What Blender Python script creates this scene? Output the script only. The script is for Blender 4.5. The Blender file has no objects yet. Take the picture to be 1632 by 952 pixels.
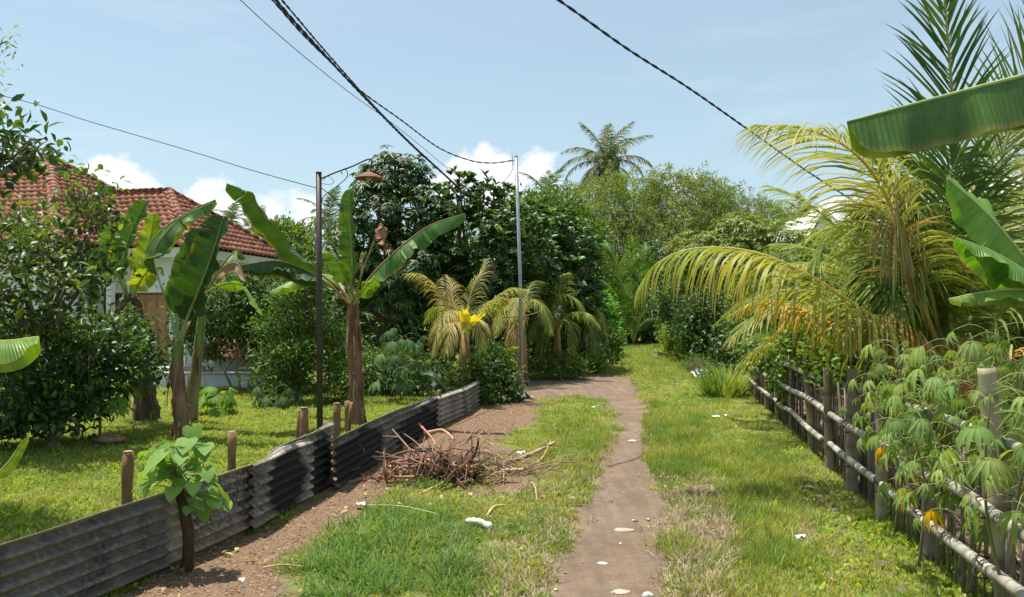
import bpy, math, random
import numpy as np
from mathutils import Vector, Matrix
R = math.radians
sc = bpy.context.scene
# ------------------------------------------------------------------ camera
F, CX, HY, EYE = 1233.0, 816.0, 507.0, 1.7       # focal length / centre / horizon row of the photograph, eye height
cam_d = bpy.data.cameras.new('camera'); cam = bpy.data.objects.new('camera', cam_d)
sc.collection.objects.link(cam); sc.camera = cam
cam.location = (0, 0, EYE); cam.rotation_euler = (R(90), 0, 0)
cam_d.sensor_width = 36; cam_d.lens = 36 * F / 1632; cam_d.shift_y = 31 / 1632
cam_d.clip_start = .05; cam_d.clip_end = 5000
# ------------------------------------------------------------------ world and sun
SUN_EL, SUN_AZ = R(75), R(-55)                    # azimuth from +Y, negative to the left
sunv = Vector((math.sin(SUN_AZ) * math.cos(SUN_EL), math.cos(SUN_AZ) * math.cos(SUN_EL), math.sin(SUN_EL)))
w = bpy.data.worlds.new('World'); sc.world = w; w.use_nodes = True
nt = w.node_tree; nt.nodes.clear()
def N(nt, t, **k):
    n = nt.nodes.new(t)
    for a, b in k.items():
        if a.startswith('i_'): n.inputs[a[2:].replace('_', ' ')].default_value = b
        else: setattr(n, a, b)
    return n
def L(nt, a, b): nt.links.new(a, b)
def Mth(nt, op, a, b=None, c=None, clamp=False):
    n = nt.nodes.new('ShaderNodeMath'); n.operation = op; n.use_clamp = clamp
    for i, v in enumerate((a, b, c)):
        if v is None: continue
        if isinstance(v, (int, float)): n.inputs[i].default_value = v
        else: nt.links.new(v, n.inputs[i])
    return n.outputs[0]
def Mix(nt, f, a, b, blend='MIX'):
    n = nt.nodes.new('ShaderNodeMix'); n.data_type = 'RGBA'; n.blend_type = blend
    for s, v in ((n.inputs[0], f), (n.inputs[6], a), (n.inputs[7], b)):
        if isinstance(v, (int, float)): s.default_value = v
        elif isinstance(v, (tuple, list)): s.default_value = (*v[:3], 1)
        else: nt.links.new(v, s)
    return n.outputs[2]
def Ramp(nt, f, stops):
    n = nt.nodes.new('ShaderNodeValToRGB'); e = n.color_ramp.elements
    while len(e) < len(stops): e.new(.5)
    for q, (p, c) in zip(e, stops):
        q.position = p; q.color = (c, c, c, 1) if isinstance(c, (int, float)) else (*c, 1)
    nt.links.new(f, n.inputs[0]); return n.outputs[0]
def Noise(nt, vec, scale, detail=4, rough=.55, dist=0):
    n = nt.nodes.new('ShaderNodeTexNoise'); n.inputs['Scale'].default_value = scale
    n.inputs['Detail'].default_value = detail; n.inputs['Roughness'].default_value = rough; n.inputs['Distortion'].default_value = dist
    if vec is not None: nt.links.new(vec, n.inputs['Vector'])
    return n.outputs[0]
sky = N(nt, 'ShaderNodeTexSky', sky_type='NISHITA', sun_disc=False, sun_elevation=SUN_EL, sun_rotation=SUN_AZ,
        altitude=50, air_density=1.0, dust_density=2.2, ozone_density=2.2)
bg = N(nt, 'ShaderNodeBackground'); bg.inputs[1].default_value = .1
out = N(nt, 'ShaderNodeOutputWorld')
tc = N(nt, 'ShaderNodeTexCoord'); DIR = tc.outputs['Generated']
def sdir(px, py): return Vector(((px - CX) / F, 1, -(py - HY) / F)).normalized()
def wisp_vec(sx, sz):
    m = N(nt, 'ShaderNodeMapping'); m.inputs['Scale'].default_value = (sx, sx, sz); L(nt, DIR, m.inputs[0]); return m.outputs[0]
cn = Noise(nt, wisp_vec(1, 1.5), 17, 9, .6, .25)
tot = None
for px, py, rad in [(772, 252, .026), (750, 272, .034), (795, 275, .036), (848, 262, .024), (855, 285, .034), (815, 298, .04), (720, 290, .036),
                    (770, 305, .045), (160, 272, .018), (195, 290, .024), (235, 312, .028), (320, 312, .022), (365, 335, .034), (300, 335, .034), (430, 352, .036), (490, 345, .03),
                    (1300, 360, .035), (1335, 345, .03), (1500, 380, .06), (1600, 330, .05), (1080, 330, .04), (-100, 300, .06), (1800, 300, .08)]:
    c = sdir(px, py)
    vd = N(nt, 'ShaderNodeVectorMath', operation='DISTANCE'); L(nt, DIR, vd.inputs[0]); vd.inputs[1].default_value = c
    v = Mth(nt, 'SUBTRACT', 1, Mth(nt, 'DIVIDE', vd.outputs['Value'], rad))
    tot = v if tot is None else Mth(nt, 'SMOOTH_MAX', tot, v, .25)
cl = Mth(nt, 'ADD', tot, Mth(nt, 'MULTIPLY', Mth(nt, 'SUBTRACT', cn, .5), 2.6))
cl = Ramp(nt, cl, [(.05, 0), (.5, .95)])
# thin high veil and low far cumulus all round
wn = Noise(nt, wisp_vec(1, 5), 2.6, 6, .6, .4)
veil = Mth(nt, 'MULTIPLY', Ramp(nt, wn, [(.46, 0), (.75, 1)]), .3)
sx = N(nt, 'ShaderNodeSeparateXYZ'); L(nt, DIR, sx.inputs[0])
low = Ramp(nt, sx.outputs[2], [(.0, .75), (.12, .35), (.32, 0)])
skyc = Mix(nt, .27, sky.outputs[0], (7.2, 7.6, 8.0))
skyc = Mix(nt, Mth(nt, 'MAXIMUM', veil, Mth(nt, 'MULTIPLY', low, .5)), skyc, (6.6, 7.1, 7.8))
shade = Mix(nt, Ramp(nt, Noise(nt, wisp_vec(1, 2), 30, 5), [(.35, 0), (.65, 1)]), (7.0, 7.2, 7.9), (9.0, 9.0, 9.1))
skyc = Mix(nt, 1, skyc, (.93, 1.06, 1.02), 'MULTIPLY')
fin = Mix(nt, cl, skyc, shade)
L(nt, fin, bg.inputs[0]); L(nt, bg.outputs[0], out.inputs[0])
sun_d = bpy.data.lights.new('sun', 'SUN'); sun_d.energy = 4.9; sun_d.angle = R(.55); sun_d.color = (1, .955, .87)
sun = bpy.data.objects.new('sun', sun_d); sc.collection.objects.link(sun)
sun.rotation_euler = (-sunv).to_track_quat('-Z', 'Y').to_euler(); sun.location = sunv * 40
sc.view_settings.view_transform = 'Standard'; sc.view_settings.look = 'None'
sc.view_settings.exposure = .52; sc.view_settings.gamma = 1
sc.render.engine = 'CYCLES'
sc.cycles.max_bounces = 8; sc.cycles.transparent_max_bounces = 8; sc.cycles.transmission_bounces = 6
# ------------------------------------------------------------------ helpers
rng = np.random.default_rng(7); rnd = random.Random(7)
def P(px, py, Y): return Vector(((px - CX) / F * Y, Y, EYE - (py - HY) / F * Y))
def G(px, py): return P(px, py, EYE * F / (py - HY))
def hsh(i, j, s):
    n = (i * 374761393 + j * 668265263 + s * 1442695041) & 0xffffffff
    n = ((n ^ (n >> 13)) * 1274126177) & 0xffffffff
    return ((n ^ (n >> 16)) & 0xffff) / 65535.0
def vn(x, y, s=0):
    x = np.asarray(x, float); y = np.asarray(y, float)
    i = np.floor(x).astype(np.int64); j = np.floor(y).astype(np.int64)
    u = x - i; v = y - j; u = u * u * (3 - 2 * u); v = v * v * (3 - 2 * v)
    return (hsh(i, j, s) * (1 - u) + hsh(i + 1, j, s) * u) * (1 - v) + (hsh(i, j + 1, s) * (1 - u) + hsh(i + 1, j + 1, s) * u) * v
def fbm(x, y, s=0, o=4):
    a = 0; t = 0; k = 1
    for q in range(o): a = a + vn(np.asarray(x) * k, np.asarray(y) * k, s + q) / k; t += 1 / k; k *= 2
    return a / t
def sstep(a, b, x): t = np.clip((x - a) / (b - a), 0, 1); return t * t * (3 - 2 * t)
def nz(v): return v / np.maximum(np.linalg.norm(v, axis=-1, keepdims=True), 1e-9)
def jit(c, a=.15): 
    k = 1 + rnd.uniform(-a, a); return tuple(max(0, q * k * (1 + rnd.uniform(-a, a) * .4)) for q in c)
class Acc:
    """collects geometry; build() links it as ONE mesh object"""
    def __init__(s): s.v = []; s.f = []; s.c = []; s.u = []; s.n = 0
    def add(s, V, Fc, col, uv=None):
        V = np.asarray(V, float).reshape(-1, 3); k = len(V)
        col = np.asarray(col, float)
        if col.ndim == 1: col = np.tile(col[:3], (k, 1))
        s.v.append(V); s.c.append(col[:, :3]); s.u.append(np.zeros((k, 3)) if uv is None else uv)
        for q in (Fc if isinstance(Fc, list) else [Fc]): s.f.append(np.asarray(q, np.int64) + s.n)
        s.n += k
    def tube(s, pts, rad, sides=6, col=(.3, .3, .3), cap=True, wob=0):
        pts = np.array([tuple(p) for p in pts], float); n = len(pts)
        rad = np.full(n, rad, float) if np.isscalar(rad) else np.asarray(rad, float)
        T = nz(np.gradient(pts, axis=0))
        ref = np.array([0, 0, 1.]) if abs(T[0, 2]) < .9 else np.array([1., 0, 0])
        A = np.zeros((n, 3)); a = nz(np.cross(T[0], ref)[None])[0]
        for i in range(n):
            a = a - T[i] * np.dot(a, T[i]); a /= max(np.linalg.norm(a), 1e-9); A[i] = a
        B = np.cross(T, A); th = np.arange(sides) * 2 * math.pi / sides
        rr = rad[:, None] * (1 + wob * (rng.random((n, sides)) - .5))
        V = pts[:, None] + rr[..., None] * (np.cos(th)[None, :, None] * A[:, None] + np.sin(th)[None, :, None] * B[:, None])
        i, j = np.meshgrid(np.arange(n - 1), np.arange(sides), indexing='ij'); j2 = (j + 1) % sides
        Q = np.stack([i * sides + j, i * sides + j2, (i + 1) * sides + j2, (i + 1) * sides + j], -1).reshape(-1, 4)
        fs = [Q]
        c = np.asarray(col, float)
        if c.ndim == 2: c = np.repeat(c, sides, 0)
        else: c = np.tile(c, (n * sides, 1))
        V = V.reshape(-1, 3)
        if cap:
            V = np.vstack([V, pts[:1], pts[-1:]]); c = np.vstack([c, c[:1], c[-1:]]); a0 = n * sides
            k = np.arange(sides); k2 = (k + 1) % sides
            fs.append(np.stack([np.full(sides, a0), k2, k], -1)); b = (n - 1) * sides
            fs.append(np.stack([np.full(sides, a0 + 1), b + k, b + k2], -1))
        s.add(V, fs, c)
    def box(s, lo, hi, col, M=None):
        x0, y0, z0 = lo; x1, y1, z1 = hi
        V = np.array([(x0, y0, z0), (x1, y0, z0), (x1, y1, z0), (x0, y1, z0), (x0, y0, z1), (x1, y0, z1), (x1, y1, z1), (x0, y1, z1)], float)
        if M is not None: V = np.array([tuple(M @ Vector(v)) for v in V])
        s.add(V, np.array([(0, 3, 2, 1), (4, 5, 6, 7), (0, 1, 5, 4), (1, 2, 6, 5), (2, 3, 7, 6), (3, 0, 4, 7)]), col)
    def leaves(s, p, d, nrm, l, wd, col, tm='lo'):
        p = np.asarray(p, float); n = len(p)
        if n == 0: return
        d = nz(np.asarray(d, float)); S = nz(np.cross(d, nrm)); Nn = np.cross(S, d)
        l = np.broadcast_to(l, (n,)).astype(float); wd = np.broadcast_to(wd, (n,)).astype(float)
        V0, F0 = TM[tm]; k = len(V0)
        V = p[:, None] + V0[None, :, 0:1] * l[:, None, None] * d[:, None] + V0[None, :, 1:2] * wd[:, None, None] * S[:, None] + V0[None, :, 2:3] * l[:, None, None] * Nn[:, None]
        off = (np.arange(n) * k)[:, None, None]
        fs = [(np.asarray(f)[None] + off).reshape(-1, len(f[0])) for f in F0]
        col = np.asarray(col, float)
        if col.ndim == 1: col = np.tile(col, (n, 1))
        uv = np.tile(V0[:, [0, 1, 2]], (n, 1))
        s.add(V.reshape(-1, 3), fs, np.repeat(col, k, 0), uv)
    def mesh(s, name, smooth=True):
        V = np.vstack(s.v); me = bpy.data.meshes.new(name)
        me.vertices.add(len(V)); me.vertices.foreach_set('co', V.astype(np.float32).ravel())
        lt = np.concatenate([np.full(len(f), f.shape[1]) for f in s.f]); lp = np.concatenate([f.ravel() for f in s.f])
        me.loops.add(len(lp)); me.loops.foreach_set('vertex_index', lp.astype(np.int32))
        me.polygons.add(len(lt)); ls = np.concatenate([[0], np.cumsum(lt)[:-1]])
        me.polygons.foreach_set('loop_start', ls.astype(np.int32))
        me.update(calc_edges=True)
        me.polygons.foreach_set('use_smooth', np.full(len(lt), smooth))
        C = np.hstack([np.vstack(s.c), np.ones((len(V), 1))]).astype(np.float32)
        a = me.attributes.new('Col', 'FLOAT_COLOR', 'POINT'); a.data.foreach_set('color', C.ravel())
        a = me.attributes.new('lv', 'FLOAT_VECTOR', 'POINT'); a.data.foreach_set('vector', np.vstack(s.u).astype(np.float32).ravel())
        return me
    def build(s, name, m, parent=None, smooth=True):
        me = s.mesh(name, smooth); me.materials.append(m)
        o = bpy.data.objects.new(name, me); sc.collection.objects.link(o)
        if parent is not None:
            o.parent = parent
            o.matrix_parent_inverse = wm(parent).inverted()
        return o
def wm(o):
    m = o.matrix_basis
    if o.parent: m = wm(o.parent) @ o.matrix_parent_inverse @ m
    return m
TM = {
 'lo': (np.array([(0, 0, 0), (.45, -.5, .06), (1, 0, -.04), (.45, .5, .06)]), [[(0, 1, 2), (0, 2, 3)]]),
 'hi': (np.array([(0, 0, 0), (.25, -.36, .05), (.6, -.48, .05), (1, 0, -.14), (.6, .48, .05), (.25, .36, .05), (.3, 0, .0), (.65, 0, -.02)]),
        [[(0, 1, 6), (0, 6, 5), (2, 3, 7), (7, 3, 4)], [(1, 2, 7, 6), (6, 7, 4, 5)]]),
 'blade': (np.array([(0, -.5, 0), (0, .5, 0), (.4, -.42, .05), (.4, .42, .05), (.75, -.25, 0), (.75, .25, 0), (1, 0, -.13)]),
        [[(0, 1, 3, 2), (2, 3, 5, 4)], [(4, 5, 6)]]),
}
def thing(name, label, cat, loc=(0, 0, 0), group=None, rotz=0):
    o = bpy.data.objects.new(name, None); sc.collection.objects.link(o); o.location = loc; o.rotation_euler = (0, 0, rotz)
    o.empty_display_size = .1
    o['label'] = label; o['category'] = cat
    if group: o['group'] = group
    return o
def tag(o, label, cat, group=None, kind=None):
    o['label'] = label; o['category'] = cat
    if group: o['group'] = group
    if kind: o['kind'] = kind
    return o
def catmull(pts, n):
    p = np.array([tuple(q) for q in pts], float)
    p = np.vstack([2 * p[0] - p[1], p, 2 * p[-1] - p[-2]]); k = len(p) - 3
    t = np.linspace(0, k - 1e-6, n); i = t.astype(int); u = (t - i)[:, None]
    a, b, c, d = p[i], p[i + 1], p[i + 2], p[i + 3]
    r = .5 * (2 * b + (c - a) * u + (2 * a - 5 * b + 4 * c - d) * u ** 2 + (3 * b - 3 * c + d - a) * u ** 3)
    s = np.concatenate([[0], np.cumsum(np.linalg.norm(np.diff(r, axis=0), axis=1))])
    q = np.linspace(0, s[-1], n)
    return np.stack([np.interp(q, s, r[:, j]) for j in range(3)], 1)
# ------------------------------------------------------------------ materials
def newmat(name):
    m = bpy.data.materials.new(name); m.use_nodes = True; t = m.node_tree; t.nodes.clear()
    o = N(t, 'ShaderNodeOutputMaterial'); b = N(t, 'ShaderNodeBsdfPrincipled'); L(t, b.outputs[0], o.inputs[0])
    return m, t, b, o
def bump(t, b, h, dist=.01, st=.6):
    n = N(t, 'ShaderNodeBump'); n.inputs['Distance'].default_value = dist; n.inputs['Strength'].default_value = st
    L(t, h, n.inputs['Height']); L(t, n.outputs[0], b.inputs['Normal']); return n
def pos(t): return N(t, 'ShaderNodeNewGeometry').outputs['Position']
def attr(t, n, k='Color'): return N(t, 'ShaderNodeAttribute', attribute_name=n).outputs[k]
def foliage(name, rough=.45, spec=.4, tr=.35, vein=False, big=.25, yel=(1.35, 1.25, .5), bs=1.1):
    m, t, b, o = newmat(name)
    c = attr(t, 'Col'); ps = pos(t)
    n1 = Noise(t, ps, bs, 3); n2 = Noise(t, ps, 30, 2)
    k = Mth(t, 'ADD', Mth(t, 'MULTIPLY', n1, big * 2), Mth(t, 'ADD', 1 - big * 1.25, Mth(t, 'MULTIPLY', n2, .35)))
    cc = N(t, 'ShaderNodeVectorMath', operation='SCALE'); L(t, c, cc.inputs[0]); L(t, k, cc.inputs['Scale'])
    col = cc.outputs[0]
    if name == 'grass_blades':      # dry straw coloured patches
        f1 = Ramp(t, Noise(t, ps, 2.3, 4, .6), [(.54, 0), (.74, .5)]); col = Mix(t, f1, col, (.34, .31, .13))
        f2 = Ramp(t, Noise(t, ps, .9, 3, .5), [(.4, .75), (.58, 0)]); col = Mix(t, f2, col, (.11, .22, .035))
    if vein:
        lv = attr(t, 'lv', 'Vector'); w = N(t, 'ShaderNodeTexWave', wave_type='BANDS', bands_direction='X'); L(t, lv, w.inputs[0])
        w.inputs['Scale'].default_value = 9; w.inputs['Distortion'].default_value = .9; w.inputs['Detail'].default_value = 2
        bump(t, b, w.outputs[1], .006, .6)
        mp = N(t, 'ShaderNodeMapping'); mp.inputs['Scale'].default_value = (7, .5, 1); L(t, lv, mp.inputs[0])
        st = Noise(t, mp.outputs[0], 1.2, 3)
        col = Mix(t, 1, col, Ramp(t, st, [(.3, (.68, .74, .72)), (.7, (1.35, 1.25, 1.1))]), 'MULTIPLY')
    L(t, col, b.inputs['Base Color']); b.inputs['Roughness'].default_value = rough; b.inputs['Specular IOR Level'].default_value = spec
    tl = N(t, 'ShaderNodeBsdfTranslucent'); L(t, Mix(t, 1, col, yel, 'MULTIPLY'), tl.inputs[0])
    mx = N(t, 'ShaderNodeMixShader'); mx.inputs[0].default_value = tr
    L(t, b.outputs[0], mx.inputs[1]); L(t, tl.outputs[0], mx.inputs[2]); L(t, mx.outputs[0], o.inputs[0])
    return m
def plain(name, rough=.7, spec=.3, nscale=8, var=.5, bmp=0, bsc=30, stretch=(1, 1, 1), metal=0):
    m, t, b, o = newmat(name)
    tcn = N(t, 'ShaderNodeTexCoord'); mp = N(t, 'ShaderNodeMapping'); mp.inputs['Scale'].default_value = stretch; L(t, tcn.outputs['Object'], mp.inputs[0])
    n = Noise(t, mp.outputs[0], nscale, 6, .6); f = Mth(t, 'ADD', 1 - var * .5, Mth(t, 'MULTIPLY', Ramp(t, n, [(.3, 0), (.7, 1)]), var))
    cc = N(t, 'ShaderNodeVectorMath', operation='SCALE'); L(t, attr(t, 'Col'), cc.inputs[0]); L(t, f, cc.inputs['Scale'])
    L(t, cc.outputs[0], b.inputs['Base Color']); b.inputs['Roughness'].default_value = rough; b.inputs['Specular IOR Level'].default_value = spec
    b.inputs['Metallic'].default_value = metal
    if bmp: bump(t, b, Noise(t, mp.outputs[0], bsc, 5, .6), bmp, .8)
    return m
M_leaf = foliage('leaf_matte', .5, .35, .36, big=.32)
M_gloss = foliage('leaf_glossy', .42, .38, .34, big=.32)
M_soft = foliage('leaf_soft', .6, .25, .42, bs=2)
M_ban = foliage('banana_leaf', .4, .4, .3, vein=True, big=.18, yel=(1.5, 1.35, .35))
M_palm = foliage('palm_leaf', .5, .25, .38, big=.2)
M_grass = foliage('grass_blades', .5, .3, .45, big=.5, yel=(1.5, 1.25, .5), bs=1.6)
M_dry = foliage('dry_leaf', .8, .15, .2, big=.2, yel=(1.1, 1, .8))
M_bark = plain('bark', .9, .1, 9, .8, .01, 40, (1, 1, .35))
M_fibre = plain('fibrous_stem', .85, .15, 9, 1.1, .012, 30, (1, 1, .13))
M_stem = plain('plant_stem', .6, .3, 12, .5, .003, 40, (1, 1, .3))
M_bamboo = plain('bamboo', .6, .3, 5, 1.0, .002, 60, (1, 1, .3))
M_metal = plain('painted_metal', .5, .4, 14, .6, .001, 60)
M_galv = plain('galvanised_steel', .4, .5, 6, .3, metal=.5)
M_plaster = plain('plaster', .85, .2, 1.3, .22, .002, 40)
M_wood = plain('wood', .6, .3, 5, .5, .003, 30, (6, 6, .5))
M_twig = plain('twig', .8, .2, 12, .5)
M_wire = plain('cable', .5, .4, 3, .2)
M_stone = plain('stone', .85, .2, 10, .5, .006, 25)
M_cloth = plain('plastic_film', .5, .4, 15, .2, .006, 18)
M_rust = plain('rusty_iron', .75, .3, 18, .8, .003, 50)
M_glass = plain('window_glass', .08, .8, 2, .1)
# corrugated cement sheet: grey, streaks, soot
m, t, b, o = newmat('corrugated_cement'); M_corr = m
tcn = N(t, 'ShaderNodeTexCoord'); lv = attr(t, 'lv', 'Vector')
mp = N(t, 'ShaderNodeMapping'); mp.inputs['Scale'].default_value = (1, 1, .6); L(t, pos(t), mp.inputs[0])
n1 = Noise(t, mp.outputs[0], 2.2, 6, .62, .5); n2 = Noise(t, pos(t), 26, 5, .7)
c = Mix(t, Ramp(t, n1, [(.32, 0), (.68, 1)]), (.028, .025, .024), (.32, .29, .265))
c = Mix(t, Ramp(t, n2, [(.46, 0), (.68, .7)]), c, (.42, .39, .36))
rs = Noise(t, pos(t), 5.5, 6, .7, 1.2); c = Mix(t, Ramp(t, rs, [(.58, 0), (.72, .6)]), c, (.16, .085, .05))
sl = N(t, 'ShaderNodeSeparateXYZ'); L(t, lv, sl.inputs[0])
c = Mix(t, Mth(t, 'MULTIPLY', Ramp(t, sl.outputs[1], [(.93, 0), (1, 1)]), Ramp(t, n2, [(.3, .3), (.7, 1)])), c, (.42, .4, .34))      # top edge mottled pale, the light on it painted into the colour
mud = Mth(t, 'ADD', sl.outputs[1], Mth(t, 'MULTIPLY', Mth(t, 'SUBTRACT', n1, .5), .5))
c = Mix(t, Ramp(t, mud, [(.08, .65), (.3, 0)]), c, (.16, .105, .07))
c = Mix(t, 1, c, attr(t, 'Col'), 'MULTIPLY')
soot = Mth(t, 'ADD', sl.outputs[2], Mth(t, 'MULTIPLY', Mth(t, 'SUBTRACT', n1, .5), 1.4))
c = Mix(t, Ramp(t, soot, [(.42, 0), (.6, .93)]), c, (.008, .007, .009))
L(t, c, b.inputs['Base Color']); b.inputs['Roughness'].default_value = .8; b.inputs['Specular IOR Level'].default_value = .25
bump(t, b, n2, .003, .7)
# roof tile
m, t, b, o = newmat('terracotta'); M_tile = m
oi = N(t, 'ShaderNodeObjectInfo')
n1 = Noise(t, pos(t), 1.2, 4); n2 = Noise(t, pos(t), 9, 5, .7); n3 = Noise(t, pos(t), 4.3, 1)
c = Mix(t, Ramp(t, n2, [(.3, 0), (.7, 1)]), (.26, .078, .038), (.47, .175, .095))
c = Mix(t, Ramp(t, n1, [(.45, 0), (.7, .6)]), c, (.13, .06, .045))
c = Mix(t, 1, c, attr(t, 'Col'), 'MULTIPLY')
c = Mix(t, Ramp(t, n3, [(.35, .0), (.7, .35)]), c, (.55, .3, .2))
L(t, c, b.inputs['Base Color']); b.inputs['Roughness'].default_value = .75; b.inputs['Specular IOR Level'].default_value = .3
# ground: one node set used by the ground and the bare path and verge sheets (attributes: dirt, dry)
def ground_mat(name):
    m, t, b, o = newmat(name); ps = pos(t)
    n1 = Noise(t, ps, 1.3, 5, .6); n2 = Noise(t, ps, 14, 6, .65); n3 = Noise(t, ps, 70, 4, .7)
    lawn = Mix(t, Ramp(t, n2, [(.3, 0), (.7, 1)]), (.085, .115, .025), (.2, .25, .05))
    lawn = Mix(t, Ramp(t, n1, [(.45, 0), (.75, .6)]), lawn, (.26, .22, .1))
    soil = Mix(t, Ramp(t, n2, [(.3, 0), (.72, 1)]), (.165, .112, .074), (.285, .2, .136))
    soil = Mix(t, Ramp(t, n3, [(.35, .5), (.6, 0)]), soil, (.09, .066, .05))
    soil = Mix(t, Ramp(t, n1, [(.4, 0), (.7, .5)]), soil, (.34, .26, .21))
    mpr = N(t, 'ShaderNodeMapping'); mpr.inputs['Scale'].default_value = (5, .45, 1); L(t, ps, mpr.inputs[0])
    soil = Mix(t, Ramp(t, Noise(t, mpr.outputs[0], 1.6, 4, .6), [(.42, .0), (.62, .55)]), soil, (.14, .108, .08))
    soil = Mix(t, Ramp(t, Noise(t, ps, 4.5, 5, .65), [(.5, 0), (.7, .6)]), soil, (.23, .15, .1))
    red = Mix(t, Ramp(t, n3, [(.3, 0), (.7, 1)]), (.1, .056, .034), (.32, .215, .14))
    red = Mix(t, Ramp(t, n2, [(.55, 0), (.8, .7)]), red, (.4, .29, .2))
    dirt = attr(t, 'dirt', 'Fac'); red_f = attr(t, 'red', 'Fac')
    soil = Mix(t, red_f, soil, red)
    f = Ramp(t, Mth(t, 'ADD', dirt, Mth(t, 'MULTIPLY', Mth(t, 'SUBTRACT', n2, .5), .9)), [(.34, 0), (.6, 1)])
    c = Mix(t, f, lawn, soil)
    L(t, c, b.inputs['Base Color']); b.inputs['Roughness'].default_value = .95; b.inputs['Specular IOR Level'].default_value = .1
    h = Mth(t, 'ADD', Mth(t, 'MULTIPLY', n2, .8), Mth(t, 'MULTIPLY', n3, .6))
    bump(t, b, h, .03, .8)
    return m
M_ground = ground_mat('ground')
# ------------------------------------------------------------------ ground
def poly(px): return np.array([tuple(G(x, y))[:2] for x, y in px])
PATH = poly([(790, 1040), (842, 952), (882, 880), (920, 820), (953, 760), (982, 700), (994, 672), (984, 655), (962, 638), (925, 629), (870, 634), (835, 641), (800, 641),
             (770, 628), (640, 622), (500, 612), (500, 602), (700, 607), (815, 606), (900, 599), (960, 596), (1002, 600), (1014, 615), (1022, 650), (1026, 690), (1030, 735), (1042, 768), (1062, 800), (1066, 850), (1078, 900), (1092, 960), (1110, 1040)])
VERGE = poly([(80, 1040), (180, 952), (255, 912), (400, 846), (490, 795), (525, 775), (617, 723), (697, 683), (764, 648), (790, 636), (835, 634), (868, 645), (855, 668), (812, 690),
              (775, 716), (700, 745), (640, 765), (600, 800), (545, 832), (500, 868), (465, 900), (435, 952), (400, 1040)])
PILE = poly([(630, 700), (760, 690), (880, 735), (860, 775), (770, 790), (660, 780)])
DRY = [poly([(1075, 765), (1150, 760), (1180, 830), (1190, 1000), (1085, 1000), (1070, 860)]), poly([(1240, 790), (1290, 800), (1330, 900), (1250, 880)]),
       poly([(1340, 780), (1380, 790), (1450, 860), (1400, 880)]), poly([(800, 840), (900, 830), (860, 1000), (740, 1000)]), poly([(820, 745), (900, 750), (880, 800), (800, 790)])]
def sdist(Pg, x, y):
    """signed distance to polygon, positive inside"""
    a = Pg; b = np.roll(Pg, -1, 0); x = np.asarray(x, float); y = np.asarray(y, float)
    d = np.full(x.shape, 1e9); ins = np.zeros(x.shape, bool)
    for (ax, ay), (bx, by) in zip(a, b):
        ex, ey = bx - ax, by - ay; t = np.clip(((x - ax) * ex + (y - ay) * ey) / (ex * ex + ey * ey), 0, 1)
        d = np.minimum(d, np.hypot(x - ax - t * ex, y - ay - t * ey))
        c = ((ay > y) != (by > y)) & (x < ex * (y - ay) / (ey if ey else 1e-9) + ax); ins ^= c
    return np.where(ins, d, -d)
def masks(x, y):
    nn = fbm(x * 1.7, y * 1.7, 3) - .5; n2 = fbm(x * 6, y * 6, 9) - .5
    n3 = fbm(x * 17, y * 17, 19, 2) - .5; sp = sdist(PATH, x, y) + nn * .4 + n2 * .28 + n3 * .14; sv = sdist(VERGE, x, y) + nn * .4 + n2 * .2; sl = sdist(PILE, x, y) + nn * .4
    sp = sp + .14; dp = sstep(-.1, .14, sp); dv = sstep(-.12, .15, sv); dl = sstep(-.2, .25, sl) * .75
    dr = 0
    for q in DRY: dr = np.maximum(dr, sstep(-.25, .3, sdist(q, x, y) + nn * .7))
    gd = sstep(.0, .3, x - (1.85 + .2028 * y) + nn * .4) * sstep(22, 17, y) * .95   # bare shaded soil of the garden beyond the bamboo fence
    dl = np.maximum(dl, gd)
    red = np.maximum(dv * (1 - dp * .7), dl)
    return dp, dv, dl, dr, red, sp
def height(x, y, sp=None):
    h = (fbm(x * .35, y * .35, 21, 3) - .5) * .12 + (fbm(x * 2.3, y * 2.3, 31, 3) - .5) * .05
    far = sstep(60, 130, np.hypot(x, y)); h = h * (1 - far)
    if sp is None: sp = sdist(PATH, x, y)
    return h * .7 - .03 * sstep(-.2, .3, sp)
nr = 330
ys = np.concatenate([[-60, -25, -10, -4, 0, 1.5], np.geomspace(2.6, 62, nr), [75, 95, 130, 200, 400, 900, 2500]])
tt = np.linspace(-1, 1, 361); xs = np.sign(tt) * (np.abs(tt) * .25 + np.abs(tt) ** 3 * .75)
ext = np.maximum(24, 1.35 * np.abs(ys) + 10)
GX = xs[None] * ext[:, None] + .12 * ys[:, None] * np.exp(-np.abs(xs[None]) * 3); GY = np.repeat(ys[:, None], len(xs), 1)
dp, dv, dl, dr, red, sp = masks(GX, GY)
GZ = height(GX, GY, sp)
def grid_obj(name, sel, dz):
    n0, n1 = GX.shape
    i, j = np.meshgrid(np.arange(n0 - 1), np.arange(n1 - 1), indexing='ij')
    Q = np.stack([i * n1 + j, i * n1 + j + 1, (i + 1) * n1 + j + 1, (i + 1) * n1 + j], -1)
    if sel is not None:
        k = sel[:-1, :-1] & sel[1:, :-1] & sel[:-1, 1:] & sel[1:, 1:]; Q = Q[k]
    Q = Q.reshape(-1, 4); used, inv = np.unique(Q, return_inverse=True); Q = inv.reshape(-1, 4)
    V = np.stack([GX, GY, GZ + dz], -1).reshape(-1, 3)[used]
    a = Acc(); a.add(V, Q, (.2, .2, .2)); me = a.mesh(name)
    for nm, A in (('dirt', np.maximum(np.maximum(dp, dv), np.maximum(dl, dr * .62))), ('red', red)):
        q = me.attributes.new(nm, 'FLOAT', 'POINT'); q.data.foreach_set('value', A.ravel()[used].astype(np.float32))
    me.materials.append(M_ground); ob = bpy.data.objects.new(name, me); sc.collection.objects.link(ob); ob['kind'] = 'structure'; return ob
grid_obj('ground', None, 0)
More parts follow.
